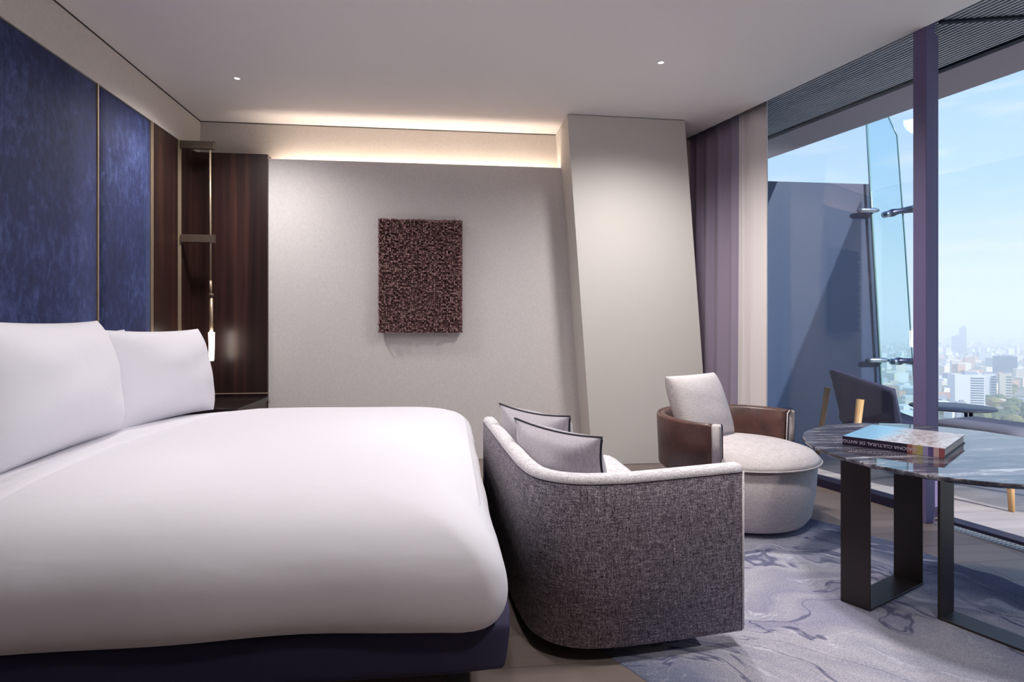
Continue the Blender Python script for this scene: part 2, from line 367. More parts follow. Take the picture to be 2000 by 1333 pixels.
# floor: base slab + planks (joints recessed)
fl = empty('floor'); struct(fl, 'grey brown wooden plank floor running under the bed and rug', 'floor')
q = [(XL - .1, YN), (wx(YN) + .2, YN), (wx(5.0) + .2, 5.0), (XL - .1, 5.0)]
prism('subfloor', q, -0.12, -0.012, 'dark_gap', fl)
pw = 0.19; k = 0
y = YN
while y < 4.95:
    y1 = min(y + pw - 0.0015, 5.0); xs = XL - 0.05; off = random.uniform(0.4, 1.9)
    cuts = [xs] + [xs + off + 1.9 * i for i in range(4)]
    for i, xa in enumerate(cuts):
        xb = cuts[i + 1] - 0.0015 if i + 1 < len(cuts) else 9
        ra, rb = wx(y) + 0.2, wx(y1) + 0.2
        if xa > min(ra, rb) - 0.05: break
        e0, e1 = min(xb, ra), min(xb, rb)
        if xb > min(ra, rb): e0, e1 = ra, rb
        prism('floor_plank', [(xa, y), (e0, y), (e1, y1), (xa, y1)], -0.012, 0.0, 'floorwood', fl)
    y += pw
# ceiling slab with its edge along the glazing
ce = prism('ceiling', [(XL - .1, YN), (wx(YN), YN), (wx(4.9), 4.9), (XL - .1, 4.9)], H, H + 0.12, 'ceiling')
struct(ce, 'smooth pale plaster ceiling with a thin shadow line round its edge', 'ceiling')
# walls
wl = empty('wall_left'); struct(wl, 'pale plaster wall behind the headboard', 'wall')
box('wall_face', (XL - 0.17, YN, 0), (XL - 0.052, YB, H), 'plaster', wl)
bh = box('trim_4', (XL - 0.052, YN, 2.434), (XL, YB - 0.001, H - 0.008), 'plaster'); struct(bh, 'pale textured plaster band above the navy headboard', 'bulkhead')
tr = box('trim_1', (XL - 0.1, YN, H - 0.008), (XL + 0.004, YB, H), 'dark_gap'); struct(tr, 'thin dark shadow line where left wall meets ceiling', 'trim')
wbk = empty('wall_back'); struct(wbk, 'pale woven textile wall behind the artwork with a lit cove at its top', 'wall')
box('cove_wall', (XL - 0.12, YB, 0), (2.2, YB + 0.12, H - 0.006), 'plaster', wbk)
box('textile_panel', (-1.40, YP, 0), (0.915, YP + 0.022, 2.384), 'wallpaper', wbk)
mesh('textile_panel', [(0.915, YP, 0), (1.13, YP, 0), (1.13, YP + .022, 0), (0.915, YP + .022, 0), (0.915, YP, 2.384), (0.95, YP, 2.384), (0.95, YP + .022, 2.384), (0.915, YP + .022, 2.384)], BOXF, 'wallpaper', wbk)
box('cove_ledge', (-1.40, YP + 0.022, 2.30), (0.93, YB, 2.315), 'plaster', wbk)
tr = box('trim_2', (XL, YB - 0.004, H - 0.006), (0.93, YB + 0.05, H), 'dark_gap'); struct(tr, 'thin dark shadow line where back wall meets ceiling', 'trim')
wnr = box('wall_near', (XL - 0.12, YN - 0.1, 0), (wx(YN) + 0.3, YN, H), 'plaster'); struct(wnr, 'plain pale wall behind the viewer', 'wall')
# leaning column
col = mesh('column', [(1.100, 4.30, 0), (2.05, 4.30, 0), (2.05, YB, 0), (1.100, YB, 0), (0.896, 4.27, H - .004), (1.846, 4.30, H - .004), (1.846, YB, H - .004), (0.896, YB, H - .004)], BOXF, 'column')
bevel(col, 0.004); struct(col, 'smooth off-white leaning structural column beside the curtain', 'column')
# outside wall stub behind the column, closing the room beside the glazing
prism('wall_right', [(1.86, 4.75), (2.25, 4.75), (2.25, 4.87), (1.86, 4.87)], 0, H, 'plaster')
struct(bpy.data.objects['wall_right'], 'narrow wall closing the corner behind the curtain', 'wall')

# LED strip in the cove
led = box('cove_light', (-1.38, 4.66, 2.316), (0.90, 4.685, 2.328), 'cove_led')
tag(led, 'warm light strip hidden along the cove above the textile wall', 'light')

# ------------------------------------------------------------------ glazing
S_M0, S_M1 = win_s(1783, 0.0), win_s(1809, 0.0)
GO = 0.15
w1 = empty('window_1', W(S_M0, GO, 0)); struct(w1, 'full height fixed glass pane between the curtain and the dark mullion', 'window')
wbox('pane', -0.35, S_M0 + 0.02, GO - 0.006, GO + 0.006, 0.055, 2.734, 'glass', w1)
wbox('bottom_frame', -0.35, S_M0 + 0.02, GO - 0.055, GO + 0.04, 0.0, 0.055, 'frame_dark', w1, 0.004)
wbox('head_frame', -0.35, 4.0, 0.02, 0.055, 2.733, 2.78, 'soffit_dark', w1)
ml = empty('trim_3', W(S_M1, 0, 0)); struct(ml, 'wide dark violet window mullion standing floor to ceiling', 'mullion')
wbox('mullion_face', S_M0, S_M1, 0.0, 0.075, 0.0, 2.733, 'frame', ml, 0.003)
wbox('mullion_core', S_M0 + 0.012, S_M1 - 0.10, 0.075, 0.20, 0.0, 2.72, 'frame', ml, 0.003)
dr = empty('door_1', W(S_M1 + 1.2, GO, 0)); struct(dr, 'open doorway to the balcony with a dark floor track', 'door')
wbox('floor_track', S_M1, 1.75 + S_M1, 0.10, 0.19, 0.0, 0.022, 'frame_dark', dr, 0.003)
w2 = wbox('wall_side', S_M1 + 1.75, 7.7, 0.0, 0.2, 0.0, 2.72, 'plaster'); struct(w2, 'plain pale wall beside the viewer past the balcony doorway', 'wall')
# trench grille in the floor beside the door
gr = empty('floor_grille', W(S_M1 + 0.2, 0.05, 0)); tag(gr, 'pale metal trench grille set in the floor beside the door track', 'grille')
for a, b in ((0.022, 0.030), (0.088, 0.096)):
    wbox('edge_bar', S_M1 + 0.02, S_M1 + 1.7, a, b, -0.004, 0.006, 'grille', gr)
bars_v, bars_f = [], []
for i in range(92):
    s = S_M1 + 0.025 + i * 0.018
    b0 = len(bars_v)
    bars_v += [W(s, .03, .0005), W(s + .009, .03, .0005), W(s + .009, .088, .0005), W(s, .088, .0005), W(s, .03, .005), W(s + .009, .03, .005), W(s + .009, .088, .005), W(s, .088, .005)]
    bars_f += [tuple(b0 + t_ for t_ in f_) for f_ in BOXF]
gb = mesh('grille_bars', bars_v, bars_f, 'grille', gr); fix(gb); gb['kind'] = 'stuff'
# soffit outside: slats, dark board, smooth board
so = empty('balcony_soffit', W(2, 0.7, 2.74)); struct(so, 'balcony soffit of slim grey slats running along the glazing', 'soffit')
wbox('backing', -1.2, 7.4, 0.0, 0.74, 2.80, 2.83, 'soffit_dark', so)
for i in range(21):
    a = 0.06 + i * 0.0303
    wbox('slat', -1.2, 7.4, a, a + 0.013, 2.735, 2.742, 'slat', so)
wbox('dark_board', -1.2, 7.4, 0.695, 0.745, 2.725, 2.80, 'soffit_dark', so)
wbox('edge_board', -1.2, 7.4, 0.745, 1.215, 2.735, 2.80, 'soffit', so)
wbox('slab', -1.2, 7.4, -0.0, 1.215, 2.83, 3.3, 'soffit', so)
a = at_z(1836, 43, 2.73); b = at_z(2000, 33, 2.73); c = b + (b - a) * 0.2; nrm = Vector((-(b - a).y, (b - a).x, 0)).normalized() * 0.012
prism('cross_bar', [a - nrm, c - nrm, c + nrm, a + nrm], 2.722, 2.738, 'soffit_dark', so)
# deck
ZD = -0.06; GD = 1.95
dk = empty('balcony_deck', W(2, 1, ZD)); struct(dk, 'grey timber deck of the balcony outside the glazing', 'deck')
gd_ = lambda y_: (W0 + WN * GD + WD * ((W0.y + WN.y * GD - y_) / 0.9632)).x
wi_ = lambda y_: (W0 + WN * 0.2 + WD * ((W0.y + WN.y * 0.2 - y_) / 0.9632)).x
yd = -0.5
prism('deck_base', [(wi_(-.5), -.5), (gd_(-.5), -.5), (gd_(5.05), 5.05), (wi_(5.05), 5.05)], ZD - 0.25, ZD - 0.018, 'deck_gap', dk)
while yd < 5.0:
    y1 = min(yd + 0.155, 5.04)
    prism('deck_board', [(wi_(yd), yd), (gd_(yd), yd), (gd_(y1), y1), (wi_(y1), y1)], ZD - 0.018, ZD, 'deck', dk)
    yd += 0.162
# partition at the far end of the balcony, leaning outer edge
YT = 5.06
p_tl = at_y(1504, 354, YT); p_tr = at_y(1697, 360, YT); p_b = at_y(1721, 705, YT)
zt = (p_tl.z + p_tr.z) / 2; lean = (p_b.x - p_tr.x) / (p_tr.z - p_b.z)
xb_ = p_tr.x + lean * (zt - ZD)
pt = empty('balcony_partition', (p_tr.x, YT, ZD)); struct(pt, 'dark blue grey leaning partition wall at the far end of the balcony', 'wall')
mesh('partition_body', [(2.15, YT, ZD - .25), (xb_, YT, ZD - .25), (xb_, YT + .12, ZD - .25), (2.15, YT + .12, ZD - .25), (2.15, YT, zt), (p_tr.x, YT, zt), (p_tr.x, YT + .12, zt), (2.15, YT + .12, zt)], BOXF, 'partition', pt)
# glass fin beyond the partition, held by clamps
fn = empty('glass_fin', (p_tr.x, YT - 0.05, ZD)); tag(fn, 'leaning frameless glass fin beside the dark balcony partition', 'glass panel')
YF = YT - 0.04
fpts = [at_y(1693, 236, YF), at_y(1735, 228, YF), at_y(1752, 265, YF), at_y(1768, 480, YF), at_y(1786, 760, YF), at_y(1790, 905, YF), at_y(1731, 905, YF), at_y(1722, 760, YF), at_y(1706, 480, YF)]
nf = len(fpts)
o = mesh('fin_pane', fpts + [p + Vector((0, 0.015, 0)) for p in fpts], [tuple(range(nf)), tuple(reversed(range(nf, 2 * nf)))] + [(i, (i + 1) % nf, nf + (i + 1) % nf, nf + i) for i in range(nf)], 'fin_glass', fn); fix(o)
tube('edge_strip', [fpts[0], fpts[8], fpts[7], fpts[6]], 0.012, 'glass_edge', fn, 6)
tube('edge_strip', fpts[1:6], 0.007, 'glass_edge', fn, 6)
for (xa, xb2, yy) in ((1676, 1716, 411), (1692, 1735, 704)):
    a, b = at_y(xa, yy, YF - 0.02), at_y(xb2, yy, YF - 0.02)
    tube('clamp_bar', [a, a * .85 + b * .15, b * .85 + a * .15, b], 0.022, 'steel', fn, 12, radii=[0.012, 0.024, 0.024, 0.012])
for (pa, pb, pc) in (((1731, 419), (1755, 413), (1786, 408)), ((1746, 707), (1765, 705), (1790, 707))):
    P_ = [at_y(p[0], p[1], YF - 0.03) for p in (pa, pb, pc)]
    tube('spider_arm', [P_[0], P_[0] * .5 + P_[1] * .5, P_[1], P_[2]], 0.03, 'fitting', fn, 10, radii=[0.026, 0.038, 0.026, 0.036])
    tube('spider_bolt', [P_[0] + Vector((0, -0.03, 0)), P_[0] + Vector((0, 0.03, 0))], 0.03, 'steel', fn, 10)
    tube('spider_bolt', [P_[2] + Vector((-.03, -0.03, 0)), P_[2] + Vector((-.03, 0.03, 0))], 0.03, 'steel', fn, 10)
# tall glass guard along the balcony edge
gg = empty('glass_guard', W(2, GD, ZD)); tag(gg, 'tall frameless glass guard along the outer edge of the balcony deck', 'glass guard')
for i in range(4):
    s0 = 0.30 + i * 1.35
    wbox('guard_pane', s0, s0 + 1.34, GD - 0.012, GD, ZD, 2.36, 'guard_glass', gg)
wbox('shoe_rail', 0.30, 5.7, GD - 0.05, GD + 0.03, ZD - .2, ZD + 0.02, 'frame_dark', gg)

# ================================================================== FURNITURE
# ---- headboard wall: navy panels, brass strips, walnut panels
hb = empty('headboard', (XL, 2.6, 0)); tag(hb, 'tall navy velvet headboard wall with slim brass strips behind the bed', 'headboard')
HX = XL
for y0_, y1_ in ((-0.05, 1.68), (1.70, 3.412), (3.430, 3.985)):
    rounded('velvet_panel', (HX - 0.05, y0_, 0.02), (HX, y1_, 2.425), 0.008, 'navy_velvet', hb, 6)
for y_ in (1.69, 3.421, 3.995, 4.012):
    box('brass_strip', (HX - 0.05, y_ - 0.004, 0.02), (HX + 0.004, y_ + 0.004, 2.43), 'brass', hb)
wpn = empty('wall_panel', (XL, 4.3, 0)); tag(wpn, 'dark walnut wall panelling wrapping the corner beside the headboard', 'panelling')
box('walnut_board', (HX - 0.05, 4.018, 0.02), (HX, 4.368, 2.427), 'walnut', wpn)
for y_ in (4.378, 4.408):
    box('brass_strip', (HX - 0.05, y_ - 0.005, 0.02), (HX + 0.004, y_ + 0.005, 2.43), 'brass', wpn)
box('walnut_board', (HX - 0.05, 4.415, 0.02), (HX - 0.002, 4.60, 2.427), 'walnut', wpn)
box('walnut_board', (HX - 0.05, 4.598, 0.02), (-1.40, 4.70, 2.412), 'walnut', wpn, 0.002)
box('brass_line', (-1.94, 4.592, 0.553), (-1.385, 4.5985, 0.560), 'brass', wpn)
# ---- wall lamp
LY = 4.405
lm = empty('wall_lamp', (XL, LY, 1.7)); tag(lm, 'slim bronze rod lamp with two wall arms and a glowing glass tip', 'lamp')
for zc in (2.405, 1.718):
    am = box('arm', (XL + 0.005, LY - 0.015, zc - 0.028), (-1.722, LY + 0.015, zc + 0.028), 'lamp_bronze', lm, 0.002)
    box('arm_cap', (-1.722, LY - 0.018, zc - 0.032), (-1.715, LY + 0.018, zc + 0.032), 'lamp_bronze', am, 0.001)
tube('rod', [(-1.747, LY, 2.455), (-1.744, LY, 1.41)], 0.0065, 'brass', lm, 10)
tube('rod', [(-1.744, LY, 1.41), (-1.742, LY, 1.315)], 0.0085, 'brass', lm, 10)
lathe('collar', [(0.0, 0.03), (0.021, 0.03), (0.019, 0.015), (0.013, 0.0), (0, 0)], (-1.740, LY, 1.285), 'lamp_bronze', lm, 16)
lathe('stem', [(0.0, 0.255), (0.011, 0.255), (0.013, 0.0), (0, 0)], (-1.739, LY, 1.03), 'brass', lm, 16)
lathe('glass_tip', [(0, 0.21), (0.021, 0.21), (0.017, 0.02), (0.013, 0.0), (0, 0)], (-1.737, LY, 0.82), 'lamp_glow', lm, 16)
# ---- nightstand
ns = empty('nightstand', (-1.66, 4.28, 0)); tag(ns, 'dark low nightstand between the bed and the walnut panel', 'nightstand')
box('body', (-1.94, 3.96, 0.12), (-1.40, 4.585, 0.50), 'walnut', ns, 0.004)
box('top', (-1.945, 3.94, 0.50), (-1.39, 4.59, 0.53), 'walnut_dark', ns, 0.004)
dw = box('drawer', (-1.92, 3.945, 0.16), (-1.42, 3.96, 0.47), 'walnut', ns, 0.003)
box('handle', (-1.72, 3.936, 0.40), (-1.62, 3.945, 0.412), 'brass', dw, 0.001)
box('plinth', (-1.90, 4.0, 0.0), (-1.44, 4.56, 0.12), 'dark_gap', ns)

# ---- artwork: relief of small blocks
YA = YP - 0.024
ar = empty('relief_artwork', (-0.22, YA, 1.02)); tag(ar, 'brown relief artwork of countless small wooden blocks hanging on the textile wall', 'artwork')
ax0, ax1, az0, az1 = -0.553, 0.108, 1.022, 1.924
box('backing', (ax0 + .004, YA - 0.02, az0 + .004), (ax1 - .004, YA, az1 - .004), 'dark_gap', ar)
nx, nzz = 46, 62; vsb, fsb = [], []; rnd = random.Random(3)
for i in range(nx):
    for j in range(nzz):
        cx = ax0 + (i + .5) * (ax1 - ax0) / nx + rnd.uniform(-.0015, .0015); cz = az0 + (j + .5) * (az1 - az0) / nzz + rnd.uniform(-.0015, .0015)
        hw = rnd.uniform(.0052, .0070); dd = rnd.choice((0.024, 0.034, 0.046, 0.060)) + rnd.uniform(-.003, .003); b0 = len(vsb)
        y_a, y_b = YA - dd, YA - 0.018; an = rnd.uniform(-.25, .25); ca, sa = math.cos(an), math.sin(an)
        for yy in (y_b, y_a):
            for (u, w_) in ((-1, -1), (1, -1), (1, 1), (-1, 1)):
                vsb.append((cx + hw * (u * ca - w_ * sa), yy, cz + hw * (u * sa + w_ * ca)))
        fsb += [tuple(b0 + t_ for t_ in f_) for f_ in BOXF[1:]]
blk = mesh('blocks', vsb, fsb, 'art', ar); fix(blk); blk['kind'] = 'stuff'

# ---- ceiling spots
def downlight_lamp(x_, y_, pw_=12):
    l_ = bpy.data.lights.new('downlight', 'SPOT'); l_.energy = pw_; l_.color = (1.0, 0.955, 0.93); l_.spot_size = math.radians(155); l_.spot_blend = 1.0; l_.shadow_soft_size = 0.12
    o_ = bpy.data.objects.new('downlight_beam', l_); C.objects.link(o_); o_.location = (x_, y_, H - 0.01)
for (px, py, lab) in ((463, 153, 'small round ceiling downlight near the headboard'), (1291, 122, 'small round ceiling downlight in front of the leaning column')):
    p = at_z(px, py, H); sp = empty('ceiling_downlight', (p.x, p.y, H)); tag(sp, lab, 'downlight', 'ceiling downlights')
    lathe('ring', [(0.019, 0.0), (0.019, -0.0025), (0.026, -0.0025), (0.027, 0.0)], (p.x, p.y, H), 'ceiling', sp, 20)
    lathe('lens', [(0, -0.001), (0.0185, -0.001)], (p.x, p.y, H), 'spot_lens', sp, 20)
    downlight_lamp(p.x, p.y, 88 if px < 1000 else 130)
for (x_, y_, lab) in ((-0.9, 1.75, 'added fill downlight out of view above the near side of the bed'), (-0.1, 2.35, 'added fill downlight out of view above the bed foot'), (1.25, 1.75, 'added fill downlight out of view above the gap between sofa and marble table'), (1.0, 0.1, 'added fill downlight out of view nearest the viewer')):  # extra downlights added above the frame to brighten bed, sofa and rug
    sp = empty('ceiling_downlight', (x_, y_, H)); tag(sp, lab, 'downlight', 'ceiling downlights')
    lathe('ring', [(0.019, 0.0), (0.019, -0.0025), (0.026, -0.0025), (0.027, 0.0)], (x_, y_, H), 'ceiling', sp, 20)
    lathe('lens', [(0, -0.001), (0.0185, -0.001)], (x_, y_, H), 'spot_lens', sp, 20)
    downlight_lamp(x_, y_, 34 if x_ < 1 else 85 if x_ > 1.1 else 90)

# ---- bed
bd = empty('bed', (-0.9, 2.4, 0)); tag(bd, 'large bed with puffy white duvet on a low navy upholstered base', 'bed')
BX0, BX1, BY0, BY1 = -1.93, 0.168, 1.445, 3.42
def basefn(p):
    t_ = (p.z - 0.165) / 0.145
    k_ = 0.022 * (1 - min(1, max(0, t_)) ** 0.6)     # tapers in towards the bottom
    x, y_ = p.x, p.y
    if x > 0.0: x -= k_ * 1.0
    if y_ < 1.6: y_ += k_
    if y_ > 3.2: y_ -= k_
    return Vector((x, y_, p.z))
rounded('base', (BX0, BY0, 0.165), (BX1, BY1, 0.315), (0.035, 0.035, 0.03), 'base_velvet', bd, 16, basefn)
box('plinth', (BX0, BY0 + 0.16, 0.0), (BX1 - 0.18, BY1 - 0.16, 0.167), 'dark_gap', bd)
rounded('mattress', (BX0 + 0.01, BY0 + 0.06, 0.31), (BX1 - 0.07, BY1 - 0.06, 0.57), 0.05, 'linen', bd, 8)
def duvet():
    x0, x1, y0, y1 = -1.70, 0.150, 1.385, 3.455
    prof = crom([(0.050, 0.302, 0), (0.022, 0.325, 0), (0.004, 0.365, 0), (0.0, 0.415, 0), (0.014, 0.475, 0), (0.048, 0.530, 0), (0.105, 0.578, 0), (0.190, 0.614, 0), (0.31, 0.636, 0), (0.48, 0.648, 0), (0.70, 0.654, 0), (0.92, 0.656, 0)], 4)
    cxx, cyy = (x0 + x1) / 2, (y0 + y1) / 2; a_, b_ = (x1 - x0) / 2, (y1 - y0) / 2; vs_, fs = [], []
    def ring(ins, z, hem):
        pts = []; ha, hb = max(a_ - ins, 0.002), max(b_ - ins, 0.002); r = min(0.06 + ins * 0.42, ha * .98, hb * .98); n_ = 18; m_ = 26
        for q, (sx_, sy_) in enumerate(((1, -1), (1, 1), (-1, 1), (-1, -1))):
            cx2, cy2 = cxx + sx_ * (ha - r), cyy + sy_ * (hb - r); s0 = -math.pi / 2 + q * math.pi / 2
            for k_ in range(n_): an = s0 + (math.pi / 2) * k_ / n_; pts.append(Vector((cx2 + r * math.cos(an), cy2 + r * math.sin(an), z)))
            nx_, ny_ = [(1, 1), (-1, 1), (-1, -1), (1, -1)][q]; an = s0 + math.pi / 2
            p0 = Vector((cx2 + r * math.cos(an), cy2 + r * math.sin(an), z)); p1 = Vector((cxx + nx_ * (ha - r) + r * math.cos(an), cyy + ny_ * (hb - r) + r * math.sin(an), z))
            for k_ in range(m_): pts.append(p0.lerp(p1, k_ / m_))
        return pts
    for i, p in enumerate(prof):
        rg_ = ring(p.x, p.y, 0); t_ = max(0, min(1, (p.y - 0.292) / 0.36))
        for v_ in rg_:
            x, y_, z = v_; low = (1 - t_)
            hemw = low ** 2 * (0.006 * math.sin(2.6 * x + 2.6) + 0.004 * math.sin(9 * x + 4 * y_) + 0.006 * math.sin(5 * y_))
            near_c = math.exp(-(((x - 0.12) / 0.12) ** 2 + ((y_ - 1.42) / 0.12) ** 2))
            z += hemw - 0.016 * low ** 2 * near_c
            if x > 0.02 and y_ > 1.50: z += 0.045 * low ** 2 * min(1, (y_ - 1.50) / 0.12)
            fold = low * (0.006 * math.sin(11 * x + 1.3 * y_) + 0.006 * math.sin(13 * y_))
            if y_ < 1.8: y_ -= fold
            if x > -0.2: x += fold * 0.6 - 0.02 * low * min(1, max(0, (y_ - 1.45) / 0.2))
            z += t_ ** 3 * (0.009 * math.sin(2.1 * x + 0.7) * math.sin(1.9 * y_ + .4) + 0.003 * math.sin(6 * x + 4 * y_))
            if x < -1.0: z -= 0.03 * min(1, (-1.0 - x) / 0.4) * t_
            vs_.append(Vector((x, y_, z)))
    n_ = len(ring(0, 0, 0)); K_ = len(prof)
    for i in range(K_ - 1):
        for k_ in range(n_): fs.append((i * n_ + k_, i * n_ + (k_ + 1) % n_, (i + 1) * n_ + (k_ + 1) % n_, (i + 1) * n_ + k_))
    fs += [tuple(range((K_ - 1) * n_, K_ * n_))]
    o = mesh('duvet', vs_, fs, 'linen', bd, True); fix(o)
    md = o.modifiers.new('thick', 'SOLIDIFY'); md.thickness = 0.012; md.offset = -1
    return o
duv = duvet()
def top_z(x, y_):
    ins = min(y_ - 1.385, 3.455 - y_); tab = [(0.0, 0.415), (0.048, 0.530), (0.105, 0.578), (0.190, 0.614), (0.31, 0.636), (0.48, 0.648), (0.70, 0.654), (2, 0.656)]
    for (a_, za), (b_, zb2) in zip(tab, tab[1:]):
        if ins <= b_: z = za + (zb2 - za) * (ins - a_) / (b_ - a_); break
    t_ = min(1, (z - .292) / .36)
    return z + t_ ** 3 * (0.009 * math.sin(2.1 * x + 0.7) * math.sin(1.9 * y_ + .4) + 0.003 * math.sin(6 * x + 4 * y_)) - (0.03 * min(1, (-1.0 - x) / 0.4) * t_ if x < -1 else 0)
gx = [-1.60, -1.45, -1.32, -1.20, -1.155, -1.150, -1.150]; gy = [1.50 + 0.06 * i for i in range(31)]
vs_ = [(x_ + 0.01 * math.sin(3 * y_), y_, top_z(x_, y_) + (0.002 if i < 5 else -0.001 if i == 5 else -0.006)) for i, x_ in enumerate(gx) for y_ in gy]
fs = [(i * 31 + j, i * 31 + j + 1, (i + 1) * 31 + j + 1, (i + 1) * 31 + j) for i in range(6) for j in range(30)]
fb = mesh('turned_down_edge', vs_, fs, 'linen', duv, True); fix(fb)
# pillows
def pm(base, width_dir, lean_deg, up=0.25, roll=0.0):
    u = Vector(width_dir).normalized(); n_ = Vector((0, 0, 1)).cross(u); n_ = -n_ if n_.x < 0 else n_
    a_ = math.radians(lean_deg); upv = Vector((0, 0, 1)) * math.cos(a_) - n_ * math.sin(a_); nn = u.cross(upv)
    R3 = Matrix((u, upv, nn)).transposed().to_4x4()
    return Matrix.Translation(Vector(base) + upv * up) @ R3 @ Matrix.Rotation(math.radians(roll), 4, 'Z')
PL = [((-1.37, 2.16, 0.622), (0.05, -1, 0), 10, 0.84, 0.49, 0.30, 'plump white pillow at the near side of the bed, front row'),
      ((-1.35, 2.92, 0.622), (-0.14, -1, 0), 11, 0.78, 0.455, 0.27, 'plump white pillow at the lamp side of the bed, front row'),
      ((-1.70, 2.10, 0.622), (0, -1, 0), 6, 0.76, 0.465, 0.15, 'white pillow mostly hidden behind the near front pillow'),
      ((-1.70, 2.92, 0.622), (0, -1, 0), 6, 0.74, 0.445, 0.15, 'white pillow mostly hidden behind the lamp side front pillow')]
for i, (b_, wd_, ln_, w_, h_, t_, lab) in enumerate(PL):
    o = pillow('pillow', w_, h_, t_, pm(b_, wd_, ln_, h_ / 2 - 0.01), 'linen', None, None, 0.07, 30, 0.03, i)
    tag(o, lab, 'pillow', 'pillows on the bed')

# ---- sofa
sf = empty('sofa', (0.5, 2.3, 0)); tag(sf, 'small grey tweed sofa with a curved back and one arm at the bed foot', 'sofa')
path = crom([(0.972, 1.800, 0), (0.72, 1.768, 0), (0.50, 1.748, 0), (0.375, 1.768, 0), (0.288, 1.845, 0), (0.248, 1.98, 0), (0.226, 2.22, 0), (0.200, 2.60, 0), (0.176, 2.95, 0)], 8)
def shell(path, z0, z1, th, mt, name, parent, rtop=0.022, zfun=None):
    vs_, fs = [], []; K = len(path); prof = []
    prof = [(0.0, z0), (0.0, z1 - rtop), (0.3 * rtop, z1 - 0.3 * rtop), (rtop, z1), (th - rtop, z1), (th - 0.3 * rtop, z1 - 0.3 * rtop), (th, z1 - rtop), (th, z0)]
    n_ = len(prof)
    for i, p in enumerate(path):
        a = path[max(0, i - 1)]; b = path[min(K - 1, i + 1)]; t_ = (b - a).normalized(); inn = Vector((t_.y, -t_.x, 0))
        dz = zfun(i / (K - 1)) if zfun else 0
        for (o_, z_) in prof: vs_.append(p + inn * o_ + Vector((0, 0, z_ + (dz if z_ > z0 + .01 else 0))))
    for i in range(K - 1):
        for k_ in range(n_ - 1): fs.append((i * n_ + k_, (i + 1) * n_ + k_, (i + 1) * n_ + k_ + 1, i * n_ + k_ + 1))
        fs.append((i * n_ + n_ - 1, (i + 1) * n_ + n_ - 1, (i + 1) * n_, i * n_))
    fs += [tuple(range(n_)), tuple(reversed(range((K - 1) * n_, K * n_)))]
    o = mesh(name, vs_, fs, mt, parent, True); fix(o); return o
zf = lambda t_: 0.012 * max(0, 1 - t_ / 0.2) if t_ < 0.2 else 0.006 * max(0, (t_ - .55) / .45)
sh = shell(path, 0.055, 0.592, 0.060, 'tweed', 'back_and_arm', sf, 0.022, zf)
def strip(path, prof, mt, name):
    vs_, fs = [], []; K = len(path); n_ = len(prof)
    for i, p in enumerate(path):
        t_ = (path[min(K - 1, i + 1)] - path[max(0, i - 1)]).normalized(); inn = Vector((t_.y, -t_.x, 0)); dz = zf(i / (K - 1))
        for (o_, z_) in prof: vs_.append(p + inn * o_ + Vector((0, 0, z_ + dz)))
    for i in range(K - 1):
        for k_ in range(n_): fs.append((i * n_ + k_, (i + 1) * n_ + k_, (i + 1) * n_ + (k_ + 1) % n_, i * n_ + (k_ + 1) % n_))
    fs += [tuple(range(n_)), tuple(reversed(range((K - 1) * n_, K * n_)))]
    o = mesh(name, vs_, fs, mt, sf, True); fix(o); return o
strip(path, [(0.0, 0.571), (-0.0025, 0.575), (0.005, 0.590), (0.018, 0.5965), (0.044, 0.5965), (0.057, 0.590), (0.063, 0.574), (0.063, 0.41), (0.058, 0.41)], 'tweed_lit', 'lit_top_band')  # rim and inner face, the light falling on them put into the colour
K = len(path)
tube('seam', [path[i] + Vector(((path[min(K - 1, i + 1)] - path[max(0, i - 1)]).normalized().y * .001, -(path[min(K - 1, i + 1)] - path[max(0, i - 1)]).normalized().x * .001, 0.570 + zf(i / (K - 1)))) for i in range(K)], 0.0024, 'welt', sh, 6)
inner = [p + Vector((t_.y, -t_.x, 0)) * 0.059 for p, t_ in [(path[i], (path[min(K - 1, i + 1)] - path[max(0, i - 1)]).normalized()) for i in range(K)]]
tube('arm_welt', [path[0] + Vector((0.002, 0, z_)) for z_ in (0.06, 0.3, 0.585)], 0.004, 'tweed_lit', sh, 6)
pl = [(p.x, p.y) for p in inner if p.x < 0.86] + [(0.83, 2.95), (0.85, 1.862)]
prism('seat_base', pl, 0.07, 0.27, 'tweed', sf)
rounded('seat_cushion', (0.300, 1.862, 0.27), (0.855, 2.94, 0.405), 0.035, 'tweed_lit', sf, 10)  # same grey tweed, painted brighter as if lit from above
prism('plinth', [(0.35, 1.90), (0.80, 1.90), (0.80, 2.85), (0.32, 2.85)], 0.0045, 0.07, 'dark_gap', sf)
# cushions on the sofa
def face_mtx(tl, tr, h, tilt):
    tl, tr = Vector(tl), Vector(tr); u = (tr - tl); w_ = u.length; u.normalize()
    n0 = u.cross(Vector((0, 0, 1))).normalized()
    if n0.y > 0: n0 = -n0                                        # towards the viewer
    t_ = math.radians(tilt); dn = Vector((0, 0, -1)) * math.cos(t_) - n0 * math.sin(t_); nn = u.cross(-dn)
    R3 = Matrix((u, -dn, nn)).transposed().to_4x4()
    return Matrix.Translation((tl + tr) / 2 + dn * h / 2) @ R3, w_
for (tl, tr, hh, tilt, lab, sd_) in (((0.275, 2.375, 0.684), (0.533, 1.945, 0.680), 0.285, 14, 'grey satin cushion with dark piping, the nearer one on the sofa', 1),
                                   ((0.246, 2.776, 0.692), (0.506, 2.350, 0.692), 0.295, 14, 'grey satin cushion with dark piping, the one behind on the sofa', 2)):
    mtx, w_ = face_mtx(tl, tr, hh, tilt)
    o, pp = pillow('cushion', w_, hh, 0.21, mtx, 'silk', None, 'piping', 0.13, 28, 0.09, sd_, 0.6)
    child(pp, o); tag(o, lab, 'cushion', 'grey cushions on the sofa')

